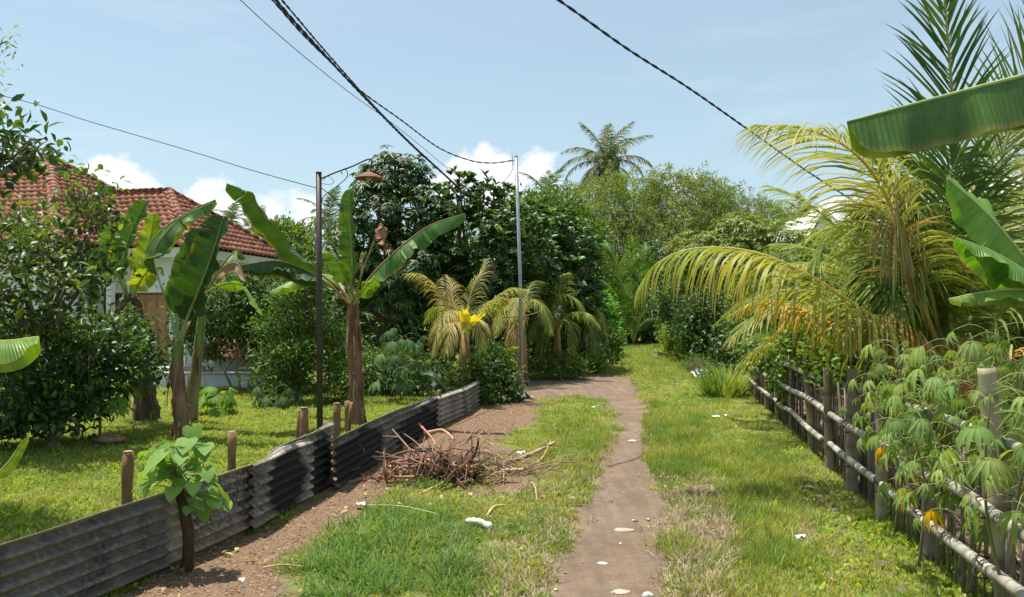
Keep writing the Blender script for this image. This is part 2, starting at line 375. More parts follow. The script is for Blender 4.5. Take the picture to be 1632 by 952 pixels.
grid_obj('path', dp > .75, .004)
grid_obj('dirt_verge', (dv > .75) & (dp < .3), .004)
def gz(x, y): return float(height(np.array([x]), np.array([y]))[0])
def Gz(px, py):
    p = G(px, py); p.z = gz(p.x, p.y); return p
# ------------------------------------------------------------------ grass (uncountable: instanced on points by geometry nodes)
def tuft(name, n, rad, h, wd, cols, lean=.5, tm='blade', m=M_grass, nup=0):
    a = Acc(); th = rng.random(n) * 6.283; r = rad * np.sqrt(rng.random(n))
    p = np.stack([r * np.cos(th), r * np.sin(th), np.full(n, -.01)], 1)
    ph = th + rng.normal(0, .8, n); ln = lean * (.3 + rng.random(n))
    d = np.stack([np.cos(ph) * ln, np.sin(ph) * ln, np.ones(n)], 1)
    nm = np.stack([-np.cos(ph), -np.sin(ph), ln + nup], 1)
    c = np.array([jit(cols[rnd.randrange(len(cols))], .25) for _ in range(n)])
    a.leaves(p, d, nm, h * (.5 + .7 * rng.random(n)), wd * (.7 + .6 * rng.random(n)), c, tm)
    me = a.mesh(name, True); me.materials.append(m)
    return bpy.data.objects.new(name, me)          # never linked: only the source the nodes copy
def scatter(name, label, cat, src, pts, scl, tilt=.15):
    n = len(pts); me = bpy.data.meshes.new(name); me.vertices.add(n)
    z = height(pts[:, 0], pts[:, 1]); V = np.column_stack([pts, z])
    me.vertices.foreach_set('co', V.astype(np.float32).ravel())
    rot = np.column_stack([rng.normal(0, tilt, n), rng.normal(0, tilt, n), rng.random(n) * 6.283])
    q = me.attributes.new('rot', 'FLOAT_VECTOR', 'POINT'); q.data.foreach_set('vector', rot.astype(np.float32).ravel())
    q = me.attributes.new('scl', 'FLOAT', 'POINT'); q.data.foreach_set('value', np.asarray(scl, np.float32))
    ob = bpy.data.objects.new(name, me); sc.collection.objects.link(ob)
    tag(ob, label, cat, kind='stuff')
    g = bpy.data.node_groups.new(name, 'GeometryNodeTree')
    g.interface.new_socket('Geometry', in_out='INPUT', socket_type='NodeSocketGeometry'); g.interface.new_socket('Geometry', in_out='OUTPUT', socket_type='NodeSocketGeometry')
    gi = g.nodes.new('NodeGroupInput'); go = g.nodes.new('NodeGroupOutput')
    ip = g.nodes.new('GeometryNodeInstanceOnPoints'); oi = g.nodes.new('GeometryNodeObjectInfo'); oi.inputs['Object'].default_value = src
    r = g.nodes.new('GeometryNodeInputNamedAttribute'); r.data_type = 'FLOAT_VECTOR'; r.inputs['Name'].default_value = 'rot'
    s = g.nodes.new('GeometryNodeInputNamedAttribute'); s.data_type = 'FLOAT'; s.inputs['Name'].default_value = 'scl'
    g.links.new(gi.outputs[0], ip.inputs['Points']); g.links.new(oi.outputs['Geometry'], ip.inputs['Instance'])
    g.links.new(r.outputs[0], ip.inputs['Rotation']); g.links.new(s.outputs[0], ip.inputs['Scale']); g.links.new(ip.outputs[0], go.inputs[0])
    md = ob.modifiers.new('scatter', 'NODES'); md.node_group = g
    return ob
FX = lambda y: 1.85 + .2028 * y                    # line of the bamboo fence
CF = np.array([(-2.95, 3.0), (-2.69, 4.05), (-2.36, 5.14), (-2.07, 6.15), (-1.9, 7.2), (-1.81, 7.68), (-1.55, 9.6), (-1.16, 12.0), (-.82, 13.4), (-.63, 14.9)])
def cfx(y): return np.interp(y, CF[:, 1], CF[:, 0])
def cand(n, y0, y1, pw=1.0):
    """points inside the view wedge (with a margin), denser near"""
    u = rng.random(n); y = y0 * (y1 / y0) ** u if pw == 1 else (y0 ** (1 - pw) + u * (y1 ** (1 - pw) - y0 ** (1 - pw))) ** (1 / (1 - pw))
    x = (rng.random(n) * 2 - 1) * (.72 * y + 1.2)
    return x, y
GRC = [(.23, .31, .045), (.3, .38, .065), (.38, .42, .11), (.13, .2, .03), (.4, .35, .16)]
x, y = cand(120000, 3.6, 58, 1.35); dp_, dv_, dl_, dr_, rd_, sp_ = masks(x, y)
bare = np.maximum(np.maximum(sstep(-.02, .2, sp_), dv_), dl_ * .8)
pat = fbm(x * 1.1, y * 1.1, 55)
right_of_fence = x > FX(y) + .2
behind = (x < cfx(y)) & (y < 15)
hole = sstep(.53, .62, fbm(x * 2.6, y * 2.6, 91)) * (~behind) * (y < 22)
keep = rng.random(len(x)) > np.clip(bare * 1.25 + dr_ * .55 + (pat < .42) * .3 * (~behind) + hole * .8, 0, 1)
keep &= ~(right_of_fence & (rng.random(len(x)) > .25))
xk, yk = x[keep], y[keep]; sck = .65 + .5 * rng.random(len(xk)) + np.clip((yk - 12) / 22, 0, 1.4) * 1.0
bh = behind[keep]; rk = rng.random(len(xk))
T1 = tuft('lawn_tuft', 28, .1, .06, .0075, GRC, 1.3, nup=.6); T2 = tuft('low_weed_tuft', 24, .1, .05, .02, [(.28, .35, .05), (.38, .43, .08), (.18, .25, .035)], 2.0, 'lo', M_soft, 1.2)
sel = rk < np.where(bh, .5, .8)
scatter('grass', 'short green grass covering the verges beside the footpath and the lawn', 'grass', T1, np.column_stack([xk, yk])[sel], sck[sel])
sel = ~sel
scatter('low_weeds', 'low broad leaved weeds mixed into the short grass', 'ground cover', T2, np.column_stack([xk, yk])[sel], sck[sel] * 1.15)
def in_poly(pxs, n):
    Pg = poly(pxs); lo = Pg.min(0); hi = Pg.max(0); q = lo + rng.random((n * 3, 2)) * (hi - lo)
    s = sdist(Pg, q[:, 0], q[:, 1]) + (fbm(q[:, 0] * 2, q[:, 1] * 2, 77) - .5) * .5
    return q[s > 0][:n]
T3 = tuft('lush_tuft', 17, .08, .15, .010, [(.09, .2, .03), (.14, .27, .045), (.2, .33, .07), (.06, .13, .025), (.27, .32, .1)], 1.9, nup=.4)
q1 = in_poly([(520, 850), (600, 810), (700, 806), (748, 850), (745, 890), (700, 930), (620, 952), (480, 990), (500, 900)], 900)
q2 = in_poly([(690, 960), (740, 900), (760, 960), (700, 1010)], 100); q3 = in_poly([(630, 770), (650, 750), (720, 775), (700, 795)], 90)
LP = poly([(520, 850), (600, 810), (700, 806), (748, 850), (745, 890), (700, 930), (620, 952), (480, 990), (500, 900)])
sd1 = sdist(LP, q1[:, 0], q1[:, 1]); q1 = q1[rng.random(len(q1)) < sstep(-.25, .4, sd1 + (fbm(q1[:, 0] * 4, q1[:, 1] * 4, 5) - .5) * .8)]
q = np.vstack([q1, q2, q3]); scatter('lush_grass', 'lush clump of longer dark green grass in the left foreground', 'grass', T3, q, .55 + .6 * rng.random(len(q)), .2)
T4 = tuft('upright_tuft', 18, .07, .17, .007, [(.24, .34, .05), (.3, .38, .08), (.17, .26, .04), (.38, .36, .17)], .6, nup=.3)
q = np.vstack([in_poly([(1030, 640), (1120, 660), (1160, 720), (1110, 765), (1042, 760)], 1100), in_poly([(1150, 720), (1230, 700), (1290, 800), (1250, 960), (1180, 960), (1170, 820)], 1100),
               in_poly([(975, 560), (1060, 552), (1110, 600), (1050, 620), (1000, 590)], 900), in_poly([(1060, 880), (1080, 860), (1105, 880), (1085, 900)], 26), in_poly([(820, 700), (940, 660), (980, 700), (930, 790), (880, 760)], 330)])
scatter('tall_grass', 'longer upright yellow green grass along the right edge of the footpath', 'grass', T4, q, .45 + .55 * rng.random(len(q)) + np.clip((q[:, 1] - 14) / 30, 0, 1), .15)
eq = cand(26000, 3.6, 22, 1.3); es = masks(*eq)[5]; eq = np.column_stack(eq)[(es > -.12) & (es < .16)]
T5 = tuft('dry_tuft', 16, .09, .1, .006, [(.36, .29, .17), (.28, .22, .13), (.42, .36, .22)], 1.5, 'blade', M_dry)
dq = np.vstack([in_poly([(1075, 765), (1150, 760), (1180, 830), (1190, 1000), (1085, 1000), (1070, 860)], 420), in_poly([(1240, 790), (1290, 800), (1330, 900), (1250, 880)], 60),
                in_poly([(720, 830), (900, 820), (860, 1000), (700, 1000)], 160), in_poly([(820, 745), (900, 750), (880, 800), (800, 790)], 60), in_poly([(880, 700), (990, 640), (980, 720), (900, 850)], 90)])
dq = np.vstack([dq, eq[::2]])
scatter('edge_grass', 'thin grass creeping over the edges of the footpath', 'grass', T1, eq[1::2], .4 + .5 * rng.random(len(eq[1::2])), .3)
scatter('dry_grass', 'pale dead grass in bare patches beside the footpath', 'grass', T5, dq, .5 + .6 * rng.random(len(dq)), .3)
T6 = tuft('weed_tuft', 22, .1, .05, .03, [(.24, .36, .04), (.36, .42, .05), (.16, .28, .04)], 1.2, 'hi', M_soft, 1)
bx, by = cand(5200, 4, 26, 1.2); okb = (bx > cfx(by) - 9) & (bx < FX(by)) & (fbm(bx * 1.5, by * 1.5, 66) > .56) & (masks(bx, by)[0] < .1) & (masks(bx, by)[1] < .3)
wq = np.vstack([np.column_stack([bx, by])[okb], in_poly([(1290, 850), (1330, 790), (1400, 830), (1480, 900), (1600, 1040), (1260, 1000)], 620), in_poly([(1370, 800), (1480, 860), (1600, 1000), (1500, 960)], 240),
                in_poly([(600, 660), (720, 640), (740, 655), (640, 690)], 60), in_poly([(1180, 700), (1250, 690), (1290, 750), (1230, 780)], 60)])
scatter('leafy_weeds', 'yellow green leafy weeds at the foot of the bamboo fence', 'ground cover', T6, wq, .5 + .6 * rng.random(len(wq)), .25)
# dead leaves lying on the grass
fx, fy = cand(2600, 4, 22, 1.2); okf = (sdist(PATH, fx, fy) < -.05) & (fx > cfx(fy)) & (fx < FX(fy)) & (fbm(fx * 1.3, fy * 1.3, 44) > .45); fx, fy = fx[okf], fy[okf]; k = len(fx); th = rng.random(k) * 6.283; fl_ = Acc()
fl_.leaves(np.column_stack([fx, fy, height(fx, fy) + .03]), np.column_stack([np.cos(th), np.sin(th), rng.normal(0, .25, k)]), np.column_stack([rng.normal(0, .3, k), rng.normal(0, .3, k), np.ones(k)]), .03 + .06 * rng.random(k), .015 + .03 * rng.random(k), np.array([jit(rnd.choice([(.32, .2, .1), (.42, .32, .18), (.2, .12, .07), (.4, .36, .12)]), .2) for _ in range(k)]), 'hi')
tag(fl_.build('dead_leaves', M_dry), 'small dry brown leaves scattered over the grass verges and the footpath', 'litter', kind='stuff')
# chips and fallen bits on the bare verge
ch = Acc(); c_ = in_poly([(180, 960), (255, 915), (525, 780), (764, 652), (850, 645), (800, 695), (640, 765), (545, 832), (440, 960)], 6500)
c2 = np.column_stack([rng.random(1500), 2.5 + 14 * rng.random(1500) ** 1.3]); c2[:, 0] = FX(c2[:, 1]) + .1 + 1.6 * c2[:, 0]; c_ = np.vstack([c_, c2])
k = len(c_); th = rng.random(k) * 6.283
ch.leaves(np.column_stack([c_, height(c_[:, 0], c_[:, 1]) + .012]), np.column_stack([np.cos(th), np.sin(th), rng.normal(0, .2, k)]), np.column_stack([rng.normal(0, .3, k), rng.normal(0, .3, k), np.ones(k)]),
          .02 + .05 * rng.random(k) ** 2, .004 + .008 * rng.random(k), np.array([jit(rnd.choice([(.3, .18, .11), (.36, .25, .17), (.17, .1, .06), (.42, .33, .24)]), .2) for _ in range(k)]))
tag(ch.build('wood_chips', M_dry), 'brown wood chips and leaf litter scattered on the bare verge and under the bamboo fence', 'litter', kind='stuff')
pb = Acc(); 
for _ in range(520):
    if _ < 380:
        yy = 4.4 + rnd.random() ** 1.6 * 16; xx = rnd.uniform(-.1, .4) * yy
    else: yy = 4.3 + rnd.random() * 8; xx = rnd.uniform(.2, .36) * yy
    if sdist(PATH, np.array([xx]), np.array([yy]))[0] < -.3 and rnd.random() < .7: continue
    r = rnd.uniform(.004, .013) if rnd.random() < .985 else .018; M_ = Matrix.Translation((xx, yy, gz(xx, yy) + r * .4)) @ Matrix.Rotation(rnd.random() * 6, 4, 'Z') @ Matrix.Rotation(rnd.random() * .5, 4, 'X')
    pb.box((-r, -r * .7, -r * .45), (r, r * .7, r * .45), jit(rnd.choice([(.3, .25, .21), (.2, .15, .12), (.45, .4, .35)])), M_)
tag(pb.build('pebbles', M_stone, smooth=False), 'small pebbles and crumbs of soil lying on the footpath', 'gravel', kind='stuff')
# ------------------------------------------------------------------ corrugated fence
fence = thing('corrugated_fence', 'low dark grey fence of horizontal corrugated cement sheets held by short wooden posts', 'fence', (-2, 7, 0))
def sheet(p0, p1, z1a, z1b, off=0, soot=None, ph=0, za=-.06, label=None, tone=(1, 1, 1)):
    a = Acc(); p0 = np.array(p0); p1 = np.array(p1); d = p1 - p0; ln = np.hypot(*d); nrm = np.array([d[1], -d[0]]) / ln   # towards the path
    nv = 96; nu = 12; u = np.linspace(0, 1, nu)[:, None]; v = np.linspace(0, 1, nv)[None]
    zt = z1a + (z1b - z1a) * u; z = za + (zt - za) * v + 0 * u
    wv = .023 * np.sin((z - za) * 2 * math.pi / .082 + ph) + off + .008 * np.sin(u * 5 + ph * 3) + .02 * (fbm(u * 3 + ph * 5, v * 2 + 0 * u, 12, 3) - .5)
    X = p0[0] + d[0] * u + nrm[0] * wv; Y = p0[1] + d[1] * u + nrm[1] * wv
    V = np.stack([X, Y, z], -1)
    sd = np.zeros((nu, nv))
    if soot: sd = 1.0 - np.hypot((u - soot[0]) / soot[2], (v - soot[1]) / soot[3]); sd = np.clip(sd + .3, 0, 1.2)
    uvw = np.stack([u + 0 * v, v + 0 * u, sd], -1)
    thick = np.array([nrm[0], nrm[1], 0]) * .006
    n = nu * nv; i, j = np.meshgrid(np.arange(nu - 1), np.arange(nv - 1), indexing='ij')
    Q = np.stack([i * nv + j, i * nv + j + 1, (i + 1) * nv + j + 1, (i + 1) * nv + j], -1).reshape(-1, 4)
    edge = [(i_, 0) for i_ in range(nu)] + [(nu - 1, j_) for j_ in range(1, nv)] + [(i_, nv - 1) for i_ in range(nu - 2, -1, -1)] + [(0, j_) for j_ in range(nv - 2, 0, -1)]
    e = np.array([q[0] * nv + q[1] for q in edge]); e2 = np.roll(e, -1)
    a.add(np.vstack([V.reshape(-1, 3), V.reshape(-1, 3) - thick]), [Q[:, ::-1], Q + n, np.stack([e, e2, e2 + n, e + n], -1)], tone, np.vstack([uvw.reshape(-1, 3)] * 2))
    ob = a.build('sheet', M_corr, fence)
    if label: ob['label'] = label
    return ob
SH = [((-3.1, 2.2), (-2.69, 4.0), .53, .53, 0, None), ((-2.7, 3.95), (-2.33, 5.22), .53, .535, .012, None), ((-2.37, 5.08), (-2.05, 6.28), .53, .54, -.008, None), ((-2.08, 6.12), (-1.89, 7.27), .54, .585, .012, (.55, .5, .42, .6)),
      ((-1.93, 7.1), (-1.79, 7.86), .6, .66, -.02, (.6, .5, .4, .6)), ((-1.76, 7.6), (-1.51, 9.72), .535, .535, .02, (.3, .5, .6, .5)), ((-1.545, 9.55), (-1.13, 12.1), .535, .485, .0, (.6, .4, .6, .5)),
      ((-1.17, 11.9), (-.8, 13.5), .49, .49, .014, None), ((-.83, 13.3), (-.62, 14.9), .5, .5, -.004, None)]
TONES = [(.8, .8, .82), (.7, .68, .68), (1.45, 1.3, 1.2), (1.35, 1.25, 1.2), (1.3, 1.2, 1.15), (.85, .83, .84), (.8, .78, .8), (1.3, 1.25, 1.2), (1.1, 1.05, 1)]
for i, (a_, b_, za_, zb_, of, so) in enumerate(SH): sheet(a_, b_, za_ , zb_, of, so, ph=.35 * (i % 2) + .02 * i, tone=TONES[i])
sheet((-2.03, 6.55), (-1.93, 7.35), .53, .6, -.05, None, 1.2, label='short piece of sheet standing behind the gap in the fence')
def fpost(px, pt, pb, wpx, lean=0, Y=None):
    g = P(px, pb, Y); r = wpx / 2 / F * Y; zt = EYE - (pt - HY) / F * Y
    a = Acc(); n = 9; zz = np.linspace(-.1, zt, n); 
    a.tube([(g.x + lean * z_, Y + .01 * math.sin(z_ * 9), z_) for z_ in zz], [r * (1 + .08 * math.sin(i * 2.1 + px)) for i in range(n)], 10, [jit((.23, .14, .07), .15) for _ in range(n)], wob=.08)
    a.tube([(g.x + lean * zt, Y, zt + .001), (g.x + lean * zt, Y, zt + .004)], r * .9, 10, (.42, .31, .19))
    return a.build('post', M_bark, fence)
fpost(201, 720, 800, 17, .02, 5.35); fpost(370, 688, 745, 13, 0, 6.6); fpost(473, 655, 705, 10, .05, 7.7); fpost(485, 650, 700, 13, 0, 7.55); fpost(535, 643, 700, 12, .02, 8.3)
fpost(549, 642, 690, 6, .12, 9.0); fpost(556, 640, 690, 9, -.03, 9.3); fpost(700, 622, 640, 7, 0, 12.1)
# ------------------------------------------------------------------ bamboo fence
bf = thing('bamboo_fence', 'weathered grey bamboo fence of posts, long horizontal poles and upright canes', 'fence', (FX(8), 8, 0))
def cane(a, pts, r, col, node=.28, sides=10, nc=None):
    pts = catmull(pts, max(6, int(np.linalg.norm(np.array(tuple(pts[-1])) - np.array(tuple(pts[0]))) / .04))); n = len(pts)
    s = np.concatenate([[0], np.cumsum(np.linalg.norm(np.diff(pts, axis=0), axis=1))]); ph = rnd.random() * node
    dn = np.abs(((s + ph + node / 2) % node) - node / 2); rr = r * (1 + .16 * np.exp(-(dn / .014) ** 2) - .10 * (s / s[-1]))
    cs = np.array([jit(col, .08) for _ in range(n)]); k = np.exp(-(dn / .022) ** 2)[:, None] * .85; cs = cs * (1 - k) + np.array(nc or (.09, .075, .06)) * k
    a.tube(pts, rr, sides, cs)
BPC = (.36, .33, .28)
def bpost(px, Y, ztop, r, lx=0, ly=0, col=BPC, off=-.0):
    X = FX(Y) + off if px is None else (px - CX) / F * Y
    a = Acc(); cane(a, [(X, Y, -.15), (X + lx * .5, Y + ly * .5, ztop * .5), (X + lx, Y + ly, ztop)], r, col, .3)
    a.tube([(X + lx, Y + ly, ztop), (X + lx, Y + ly, ztop + .003)], r * .75, 10, (.07, .055, .04)); a.build('post', M_bamboo, bf)
for px, Y, zt, r, lx in [(1606, 4.35, 1.42, .052, -.12), (None, 3.2, 1.15, .06, 0), (1480, 5.45, 1.05, .052, .01), (1404, 6.5, 1.1, .045, .0), (1357, 7.6, 1.2, .055, .01), (1322, 8.6, 1.15, .045, -.03), (1297, 10.0, 1.35, .06, -.1),
                         (1262, 11.6, .98, .042, 0), (1240, 13, 1.0, .045, 0), (1222, 14.3, 1.0, .045, 0), (1205, 16, 1.0, .05, 0), (1191, 17.9, 1.05, .06, 0)]:
    bpost(px, Y, zt, r, lx, 0, jit((.24, .18, .12) if Y > 9 else (.25, .2, .14) if Y > 4.5 else (.3, .26, .16), .12))
def rail(y0, y1, z0, z1, r, off, col, wav=.015):
    n = max(4, int((y1 - y0) / .8)); pts = []
    for i in range(n + 1):
        y_ = y0 + (y1 - y0) * i / n; pts.append((FX(y_) + off + rnd.uniform(-wav, wav), y_, z0 + (z1 - z0) * i / n + rnd.uniform(-wav, wav)))
    a = Acc(); cane(a, pts, r, col, .34, 12); a.build('rail', M_bamboo, bf)
RC = (.36, .33, .27)
rail(2.2, 8.75, .3, .3, .036, -.075, RC); rail(8.9, 17.9, .31, .34, .035, -.07, RC)
rail(2.2, 9.0, .63, .64, .036, -.08, RC); rail(8.95, 17.9, .66, .66, .036, -.08, RC)
rail(2.2, 9.3, 1.0, .98, .034, .07, RC); rail(2.2, 6.2, .965, .95, .024, .1, RC); rail(9.6, 18, .99, 1.0, .036, -.06, RC); rail(3.0, 5.6, .28, .34, .02, .12, (.3, .28, .24))
for px, Y, zt in [(1606, 4.35, 1.3), (0, 3.2, 1), (1480, 5.45, 1), (1404, 6.5, 1), (1357, 7.6, 1), (1322, 8.6, 1), (1297, 10.0, 1), (1262, 11.6, 1), (1240, 13, 1)]:
    for z_ in (.3, .635):
        X = (px - CX) / F * Y if px else FX(Y); xr = FX(Y) - .08; x0_, x1_ = min(X + .07, xr + .1), xr - .045
        for q in range(2):
            a = Acc(); t_ = np.linspace(0, 6.283, 15); sg = 1 if q else -1
            a.tube([((X + .055 + xr - .05) / 2 + (X + .055 - xr + .05) / 2 * math.cos(k), Y + sg * .012 + .05 * math.sin(k), z_ + .045 * math.cos(k) * sg + .035 * math.sin(k)) for k in t_], .005, 5, (.05, .04, .03), cap=False); a.build('lashing', M_twig, bf)
yy = 2.6
while yy < 17.9:
    yy += rnd.uniform(.03, .13) if yy > 8.5 else rnd.uniform(.05, .15)
    X = FX(yy) + rnd.uniform(-.02, .05); a = Acc(); h_ = rnd.uniform(.9, 1.35) if yy > 6 else rnd.uniform(.6, 1.02); r = rnd.uniform(.007, .016)
    a.tube([(X, yy, -.05), (X + rnd.uniform(-.02, .02), yy + rnd.uniform(-.03, .03), h_ * .5), (X + rnd.uniform(-.05, .05), yy + rnd.uniform(-.07, .07), h_)], [r, r * .9, r * .7], 6, jit(rnd.choice([(.16, .13, .1), (.24, .21, .17), (.1, .085, .07)]), .2))
    a.build('upright_cane', M_twig, bf)
# low kerb of old brick and soil at the foot of the fence
kb = thing('edging_stones', 'row of mossy stones edging the grass at the foot of the bamboo fence', 'edging', (FX(6) - .5, 6, 0))
for i in range(26):
    Y = 4.6 + i * .17 + rnd.uniform(-.03, .03); a = Acc(); X = FX(Y) - .42 + rnd.uniform(-.04, .04)
    v = np.array([(math.cos(t_) * math.cos(p_), math.sin(t_) * math.cos(p_), math.sin(p_)) for p_ in (-1.2, -.5, .2, .8, 1.3) for t_ in np.linspace(0, 6.283, 9)[:-1]])
    v = v * np.array([rnd.uniform(.05, .08), rnd.uniform(.06, .1), rnd.uniform(.03, .05)]) * (1 + .25 * (rng.random((40, 1)) - .5)) + np.array([X, Y, gz(X, Y) + .0])
    q = [(a1 * 8 + b1, a1 * 8 + (b1 + 1) % 8, (a1 + 1) * 8 + (b1 + 1) % 8, (a1 + 1) * 8 + b1) for a1 in range(4) for b1 in range(8)]
    a.add(v, [np.array(q), np.array([(32, 33, 34, 35), (32, 35, 36, 39), (39, 36, 37, 38)])], jit((.13, .11, .06), .2)); a.build('stone', M_stone, kb)
# ------------------------------------------------------------------ banana plants
def strip_frame(pts, roll=0, ref=None):
    T = nz(np.gradient(pts, axis=0)); up = np.array(ref if ref is not None else (0, 0, 1.), float)
    S = nz(np.cross(T, up)); n_ = np.cross(S, T)
    c, s_ = math.cos(roll), math.sin(roll)
    return T, S * c + n_ * s_, n_ * c - S * s_
def banana_leaf(parent, pts, width, blade0=.2, aL=.35, aR=.35, roll=0, ref=None, col=(.07, .19, .02), n=54, tear=.2, rib=(.32, .42, .13), r0=.022, curl=.35, tip=8, name='leaf', mat=None, label=None, dead=False, edge=.15):
    c = catmull(pts, n); T, S, Nn = strip_frame(c, roll, ref)
    a = Acc(); i0 = int(n * blade0); m = n - i0; s = np.linspace(0, 1, m)
    wd = width * np.minimum(1, (s / .16 + .02)) ** .6 * np.sqrt(np.clip(1 - s ** tip, 0, 1)) * (1 - .25 * s)
    wd[-1] = width * .03
    NV = 7; ph0 = rnd.random() * 6
    for sg, a0 in ((1, aR), (-1, aL)):
        k = 0
        while k < m - 1:
            ln = max(1, int(rnd.expovariate(1 / (2.5 / max(tear, .02))))) if tear > 0 else m
            e = min(m - 1, k + ln); da = rnd.uniform(-1, 1) * tear * .9; dz_ = rnd.uniform(.0, .1) * tear; wj = 1 + rnd.uniform(-.12, .03) * min(1, tear * 3)
            V = []; uv = []
            for q in range(k, e + 1):
                sh = 0
                if q == e and e < m - 1: sh = -.12 * np.linalg.norm(c[min(n - 1, i0 + q)] - c[i0 + q - 1]) - dz_ * wd[q]
                pos_ = c[i0 + q].copy(); row = [pos_.copy()]; w_ = wd[q] * wj
                for v in range(1, NV):
                    an = a0 + (v / (NV - 1)) * (curl + .28 * math.sin(q * .42 + ph0) + .14 * math.sin(q * 1.13 + ph0 * 2)) + da * (v / NV) + .05 * math.sin(q * .9 + v) * min(1, tear * 3)
                    stp = w_ / (NV - 1)
                    dr_ = S[i0 + q] * sg * math.cos(an) - Nn[i0 + q] * math.sin(an) 
                    if an > .9: dr_ = dr_ + np.array([0, 0, -.25])
                    pos_ = pos_ + dr_ / np.linalg.norm(dr_) * stp + T[i0 + q] * stp * .22
                    row.append(pos_ + T[i0 + q] * sh * v / NV)
                V += row; uv += [(s[q] * 3 , v / (NV - 1), 0) for v in range(NV)]
            rows = e - k + 1
            I, J = np.meshgrid(np.arange(rows - 1), np.arange(NV - 1), indexing='ij')
            Q = np.stack([I * NV + J, I * NV + J + 1, (I + 1) * NV + J + 1, (I + 1) * NV + J], -1).reshape(-1, 4)
            cc = np.array(jit(col, .07)); edge = rnd.choice([.1, .2, .6]) if not dead else 0; C = np.tile(cc, (rows * NV, 1)); vv = np.tile(np.arange(NV) / (NV - 1), rows)[:, None]
            ed = np.array((.3, .22, .09)) if not dead else cc
            C = C * (1 - edge * (vv > .97)) + ed * (edge * (vv > .97)); a.add(V, Q, C, np.array(uv)); k = e
    ob = a.build(name, mat or M_ban, parent)
    if label: ob['label'] = label
    b = Acc(); sr = np.linspace(0, 1, n); b.tube(c - Nn * .004, r0 * (1 - .9 * sr ** .8) + .0025, 8, np.array([np.array(rib) * (1 - .2 * q) for q in sr])); b.build('midrib', M_stem, ob)
    return ob
def pseudostem(parent, pts, r0, r1, col=(.2, .12, .07), shreds=14, green=0, dead_top=0):
    c = catmull(pts, 26); a = Acc(); n = len(c); s = np.linspace(0, 1, n)
    rr = r0 + (r1 - r0) * s; rr = rr * (1 + .06 * np.sin(s * 23) + .04 * np.sin(s * 51)); rr[0] *= 1.15
    base = np.array(col); gr = np.array((.2, .25, .07))
    cs = np.array([np.array(jit(base * (1 - max(0, min(1, (q - 1 + green) / .2))) + gr * max(0, min(1, (q - 1 + green) / .2)), .12)) for q in s])
    a.tube(c, rr, 16, cs, wob=.2); ob = a.build('pseudostem', M_fibre, parent)
    b = Acc()
    for i in range(shreds):
        k = rnd.randrange(3, n - 2); th = rnd.random() * 6.283; ln = rnd.uniform(.15, .5); w_ = rnd.uniform(.02, .06)
        p = c[k] + np.array([math.cos(th), math.sin(th), 0]) * rr[k] * .97; o_ = np.array([math.cos(th), math.sin(th), 0]); tq = np.array([-math.sin(th), math.cos(th), 0])
        V = []; 
        for q in range(5):
            f = q / 4; ctr = p + o_ * (.03 + .05 * rnd.random()) * f * 1.2 + np.array([0, 0, -ln * f]); ww = w_ * (1 - .6 * f)
            V += [ctr - tq * ww / 2, ctr + o_ * .012, ctr + tq * ww / 2]
        Q = [(3 * q + z, 3 * q + z + 1, 3 * q + z + 4, 3 * q + z + 3) for q in range(4) for z in (0, 1)]
        b.add(V, np.array(Q), jit(rnd.choice([(.3, .19, .11), (.14, .08, .05), (.4, .3, .2), (.22, .07, .04)]), .2))
    b.build('dry_sheath', M_dry, ob); return ob
def Ps(l): return [P(*q) for q in l]
DK = (.032, .085, .018); MD = (.065, .15, .025); LT = (.16, .28, .04); YG = (.27, .35, .04)
# centre banana by the lamp
Y0 = 12.4
b1 = thing('banana_plant', 'banana plant with a reddish trunk and long spread leaves standing beside the street lamp', 'banana plant', P(570, 676, Y0), 'banana plants in the left garden')
pseudostem(b1, [P(569, 680, Y0), P(568, 610, Y0), P(563, 540, Y0), P(563, 480, Y0)], .13, .085, (.26, .13, .08), 26)
RR = (.42, .24, .12)
banana_leaf(b1, Ps([(562, 490, Y0), (545, 462, Y0), (505, 432, 12.2), (450, 380, 12.0), (405, 322, 11.8), (362, 292, 11.6)]), .36, .26, -.1, .5, 0, None, DK, tear=.2, rib=RR)
banana_leaf(b1, Ps([(560, 488, Y0), (530, 458, 12.1), (490, 432, 11.9), (440, 416, 11.7), (380, 424, 11.5)]), .3, .3, .5, 1.0, 0, None, DK, tear=.25, rib=RR)
banana_leaf(b1, Ps([(563, 490, Y0), (562, 430, 12.2), (559, 360, 12.1), (558, 302, 12.0)]), .24, .18, .55, .35, .35, (0, 1, .1), MD, tear=.45, rib=(.4, .45, .2))
banana_leaf(b1, Ps([(566, 490, Y0), (580, 455, 12.2), (620, 410, 12.0), (680, 362, 11.9), (741, 340, 11.8)]), .33, .2, .3, .95, 0, None, (.06, .17, .03), tear=.5, rib=RR)
banana_leaf(b1, Ps([(560, 488, Y0), (535, 445, 12.9), (500, 438, 13.2), (460, 450, 13.4), (430, 465, 13.5)]), .26, .3, .6, .8, 0, None, LT, tear=.3)
banana_leaf(b1, Ps([(562, 488, Y0), (545, 430, 11.9), (530, 405, 11.7), (505, 395, 11.5)]), .2, .35, .4, .4, 0, None, MD, tear=.2)
dl1 = banana_leaf(b1, Ps([(564, 488, Y0), (575, 440, 12.2), (596, 385, 12.0), (606, 356, 12.0), (612, 372, 11.9), (613, 402, 11.9)]), .17, .6, 1.0, 1.0, 0, None, (.33, .16, .1), tear=1.4, rib=(.3, .3, .12), mat=M_dry, label='withered brown leaf hanging folded', dead=True)
banana_leaf(b1, Ps([(562, 488, Y0), (574, 470, 12.1), (585, 455, 12.0), (600, 440, 11.7)]), .2, .35, .4, .5, .3, None, LT, tear=.3)
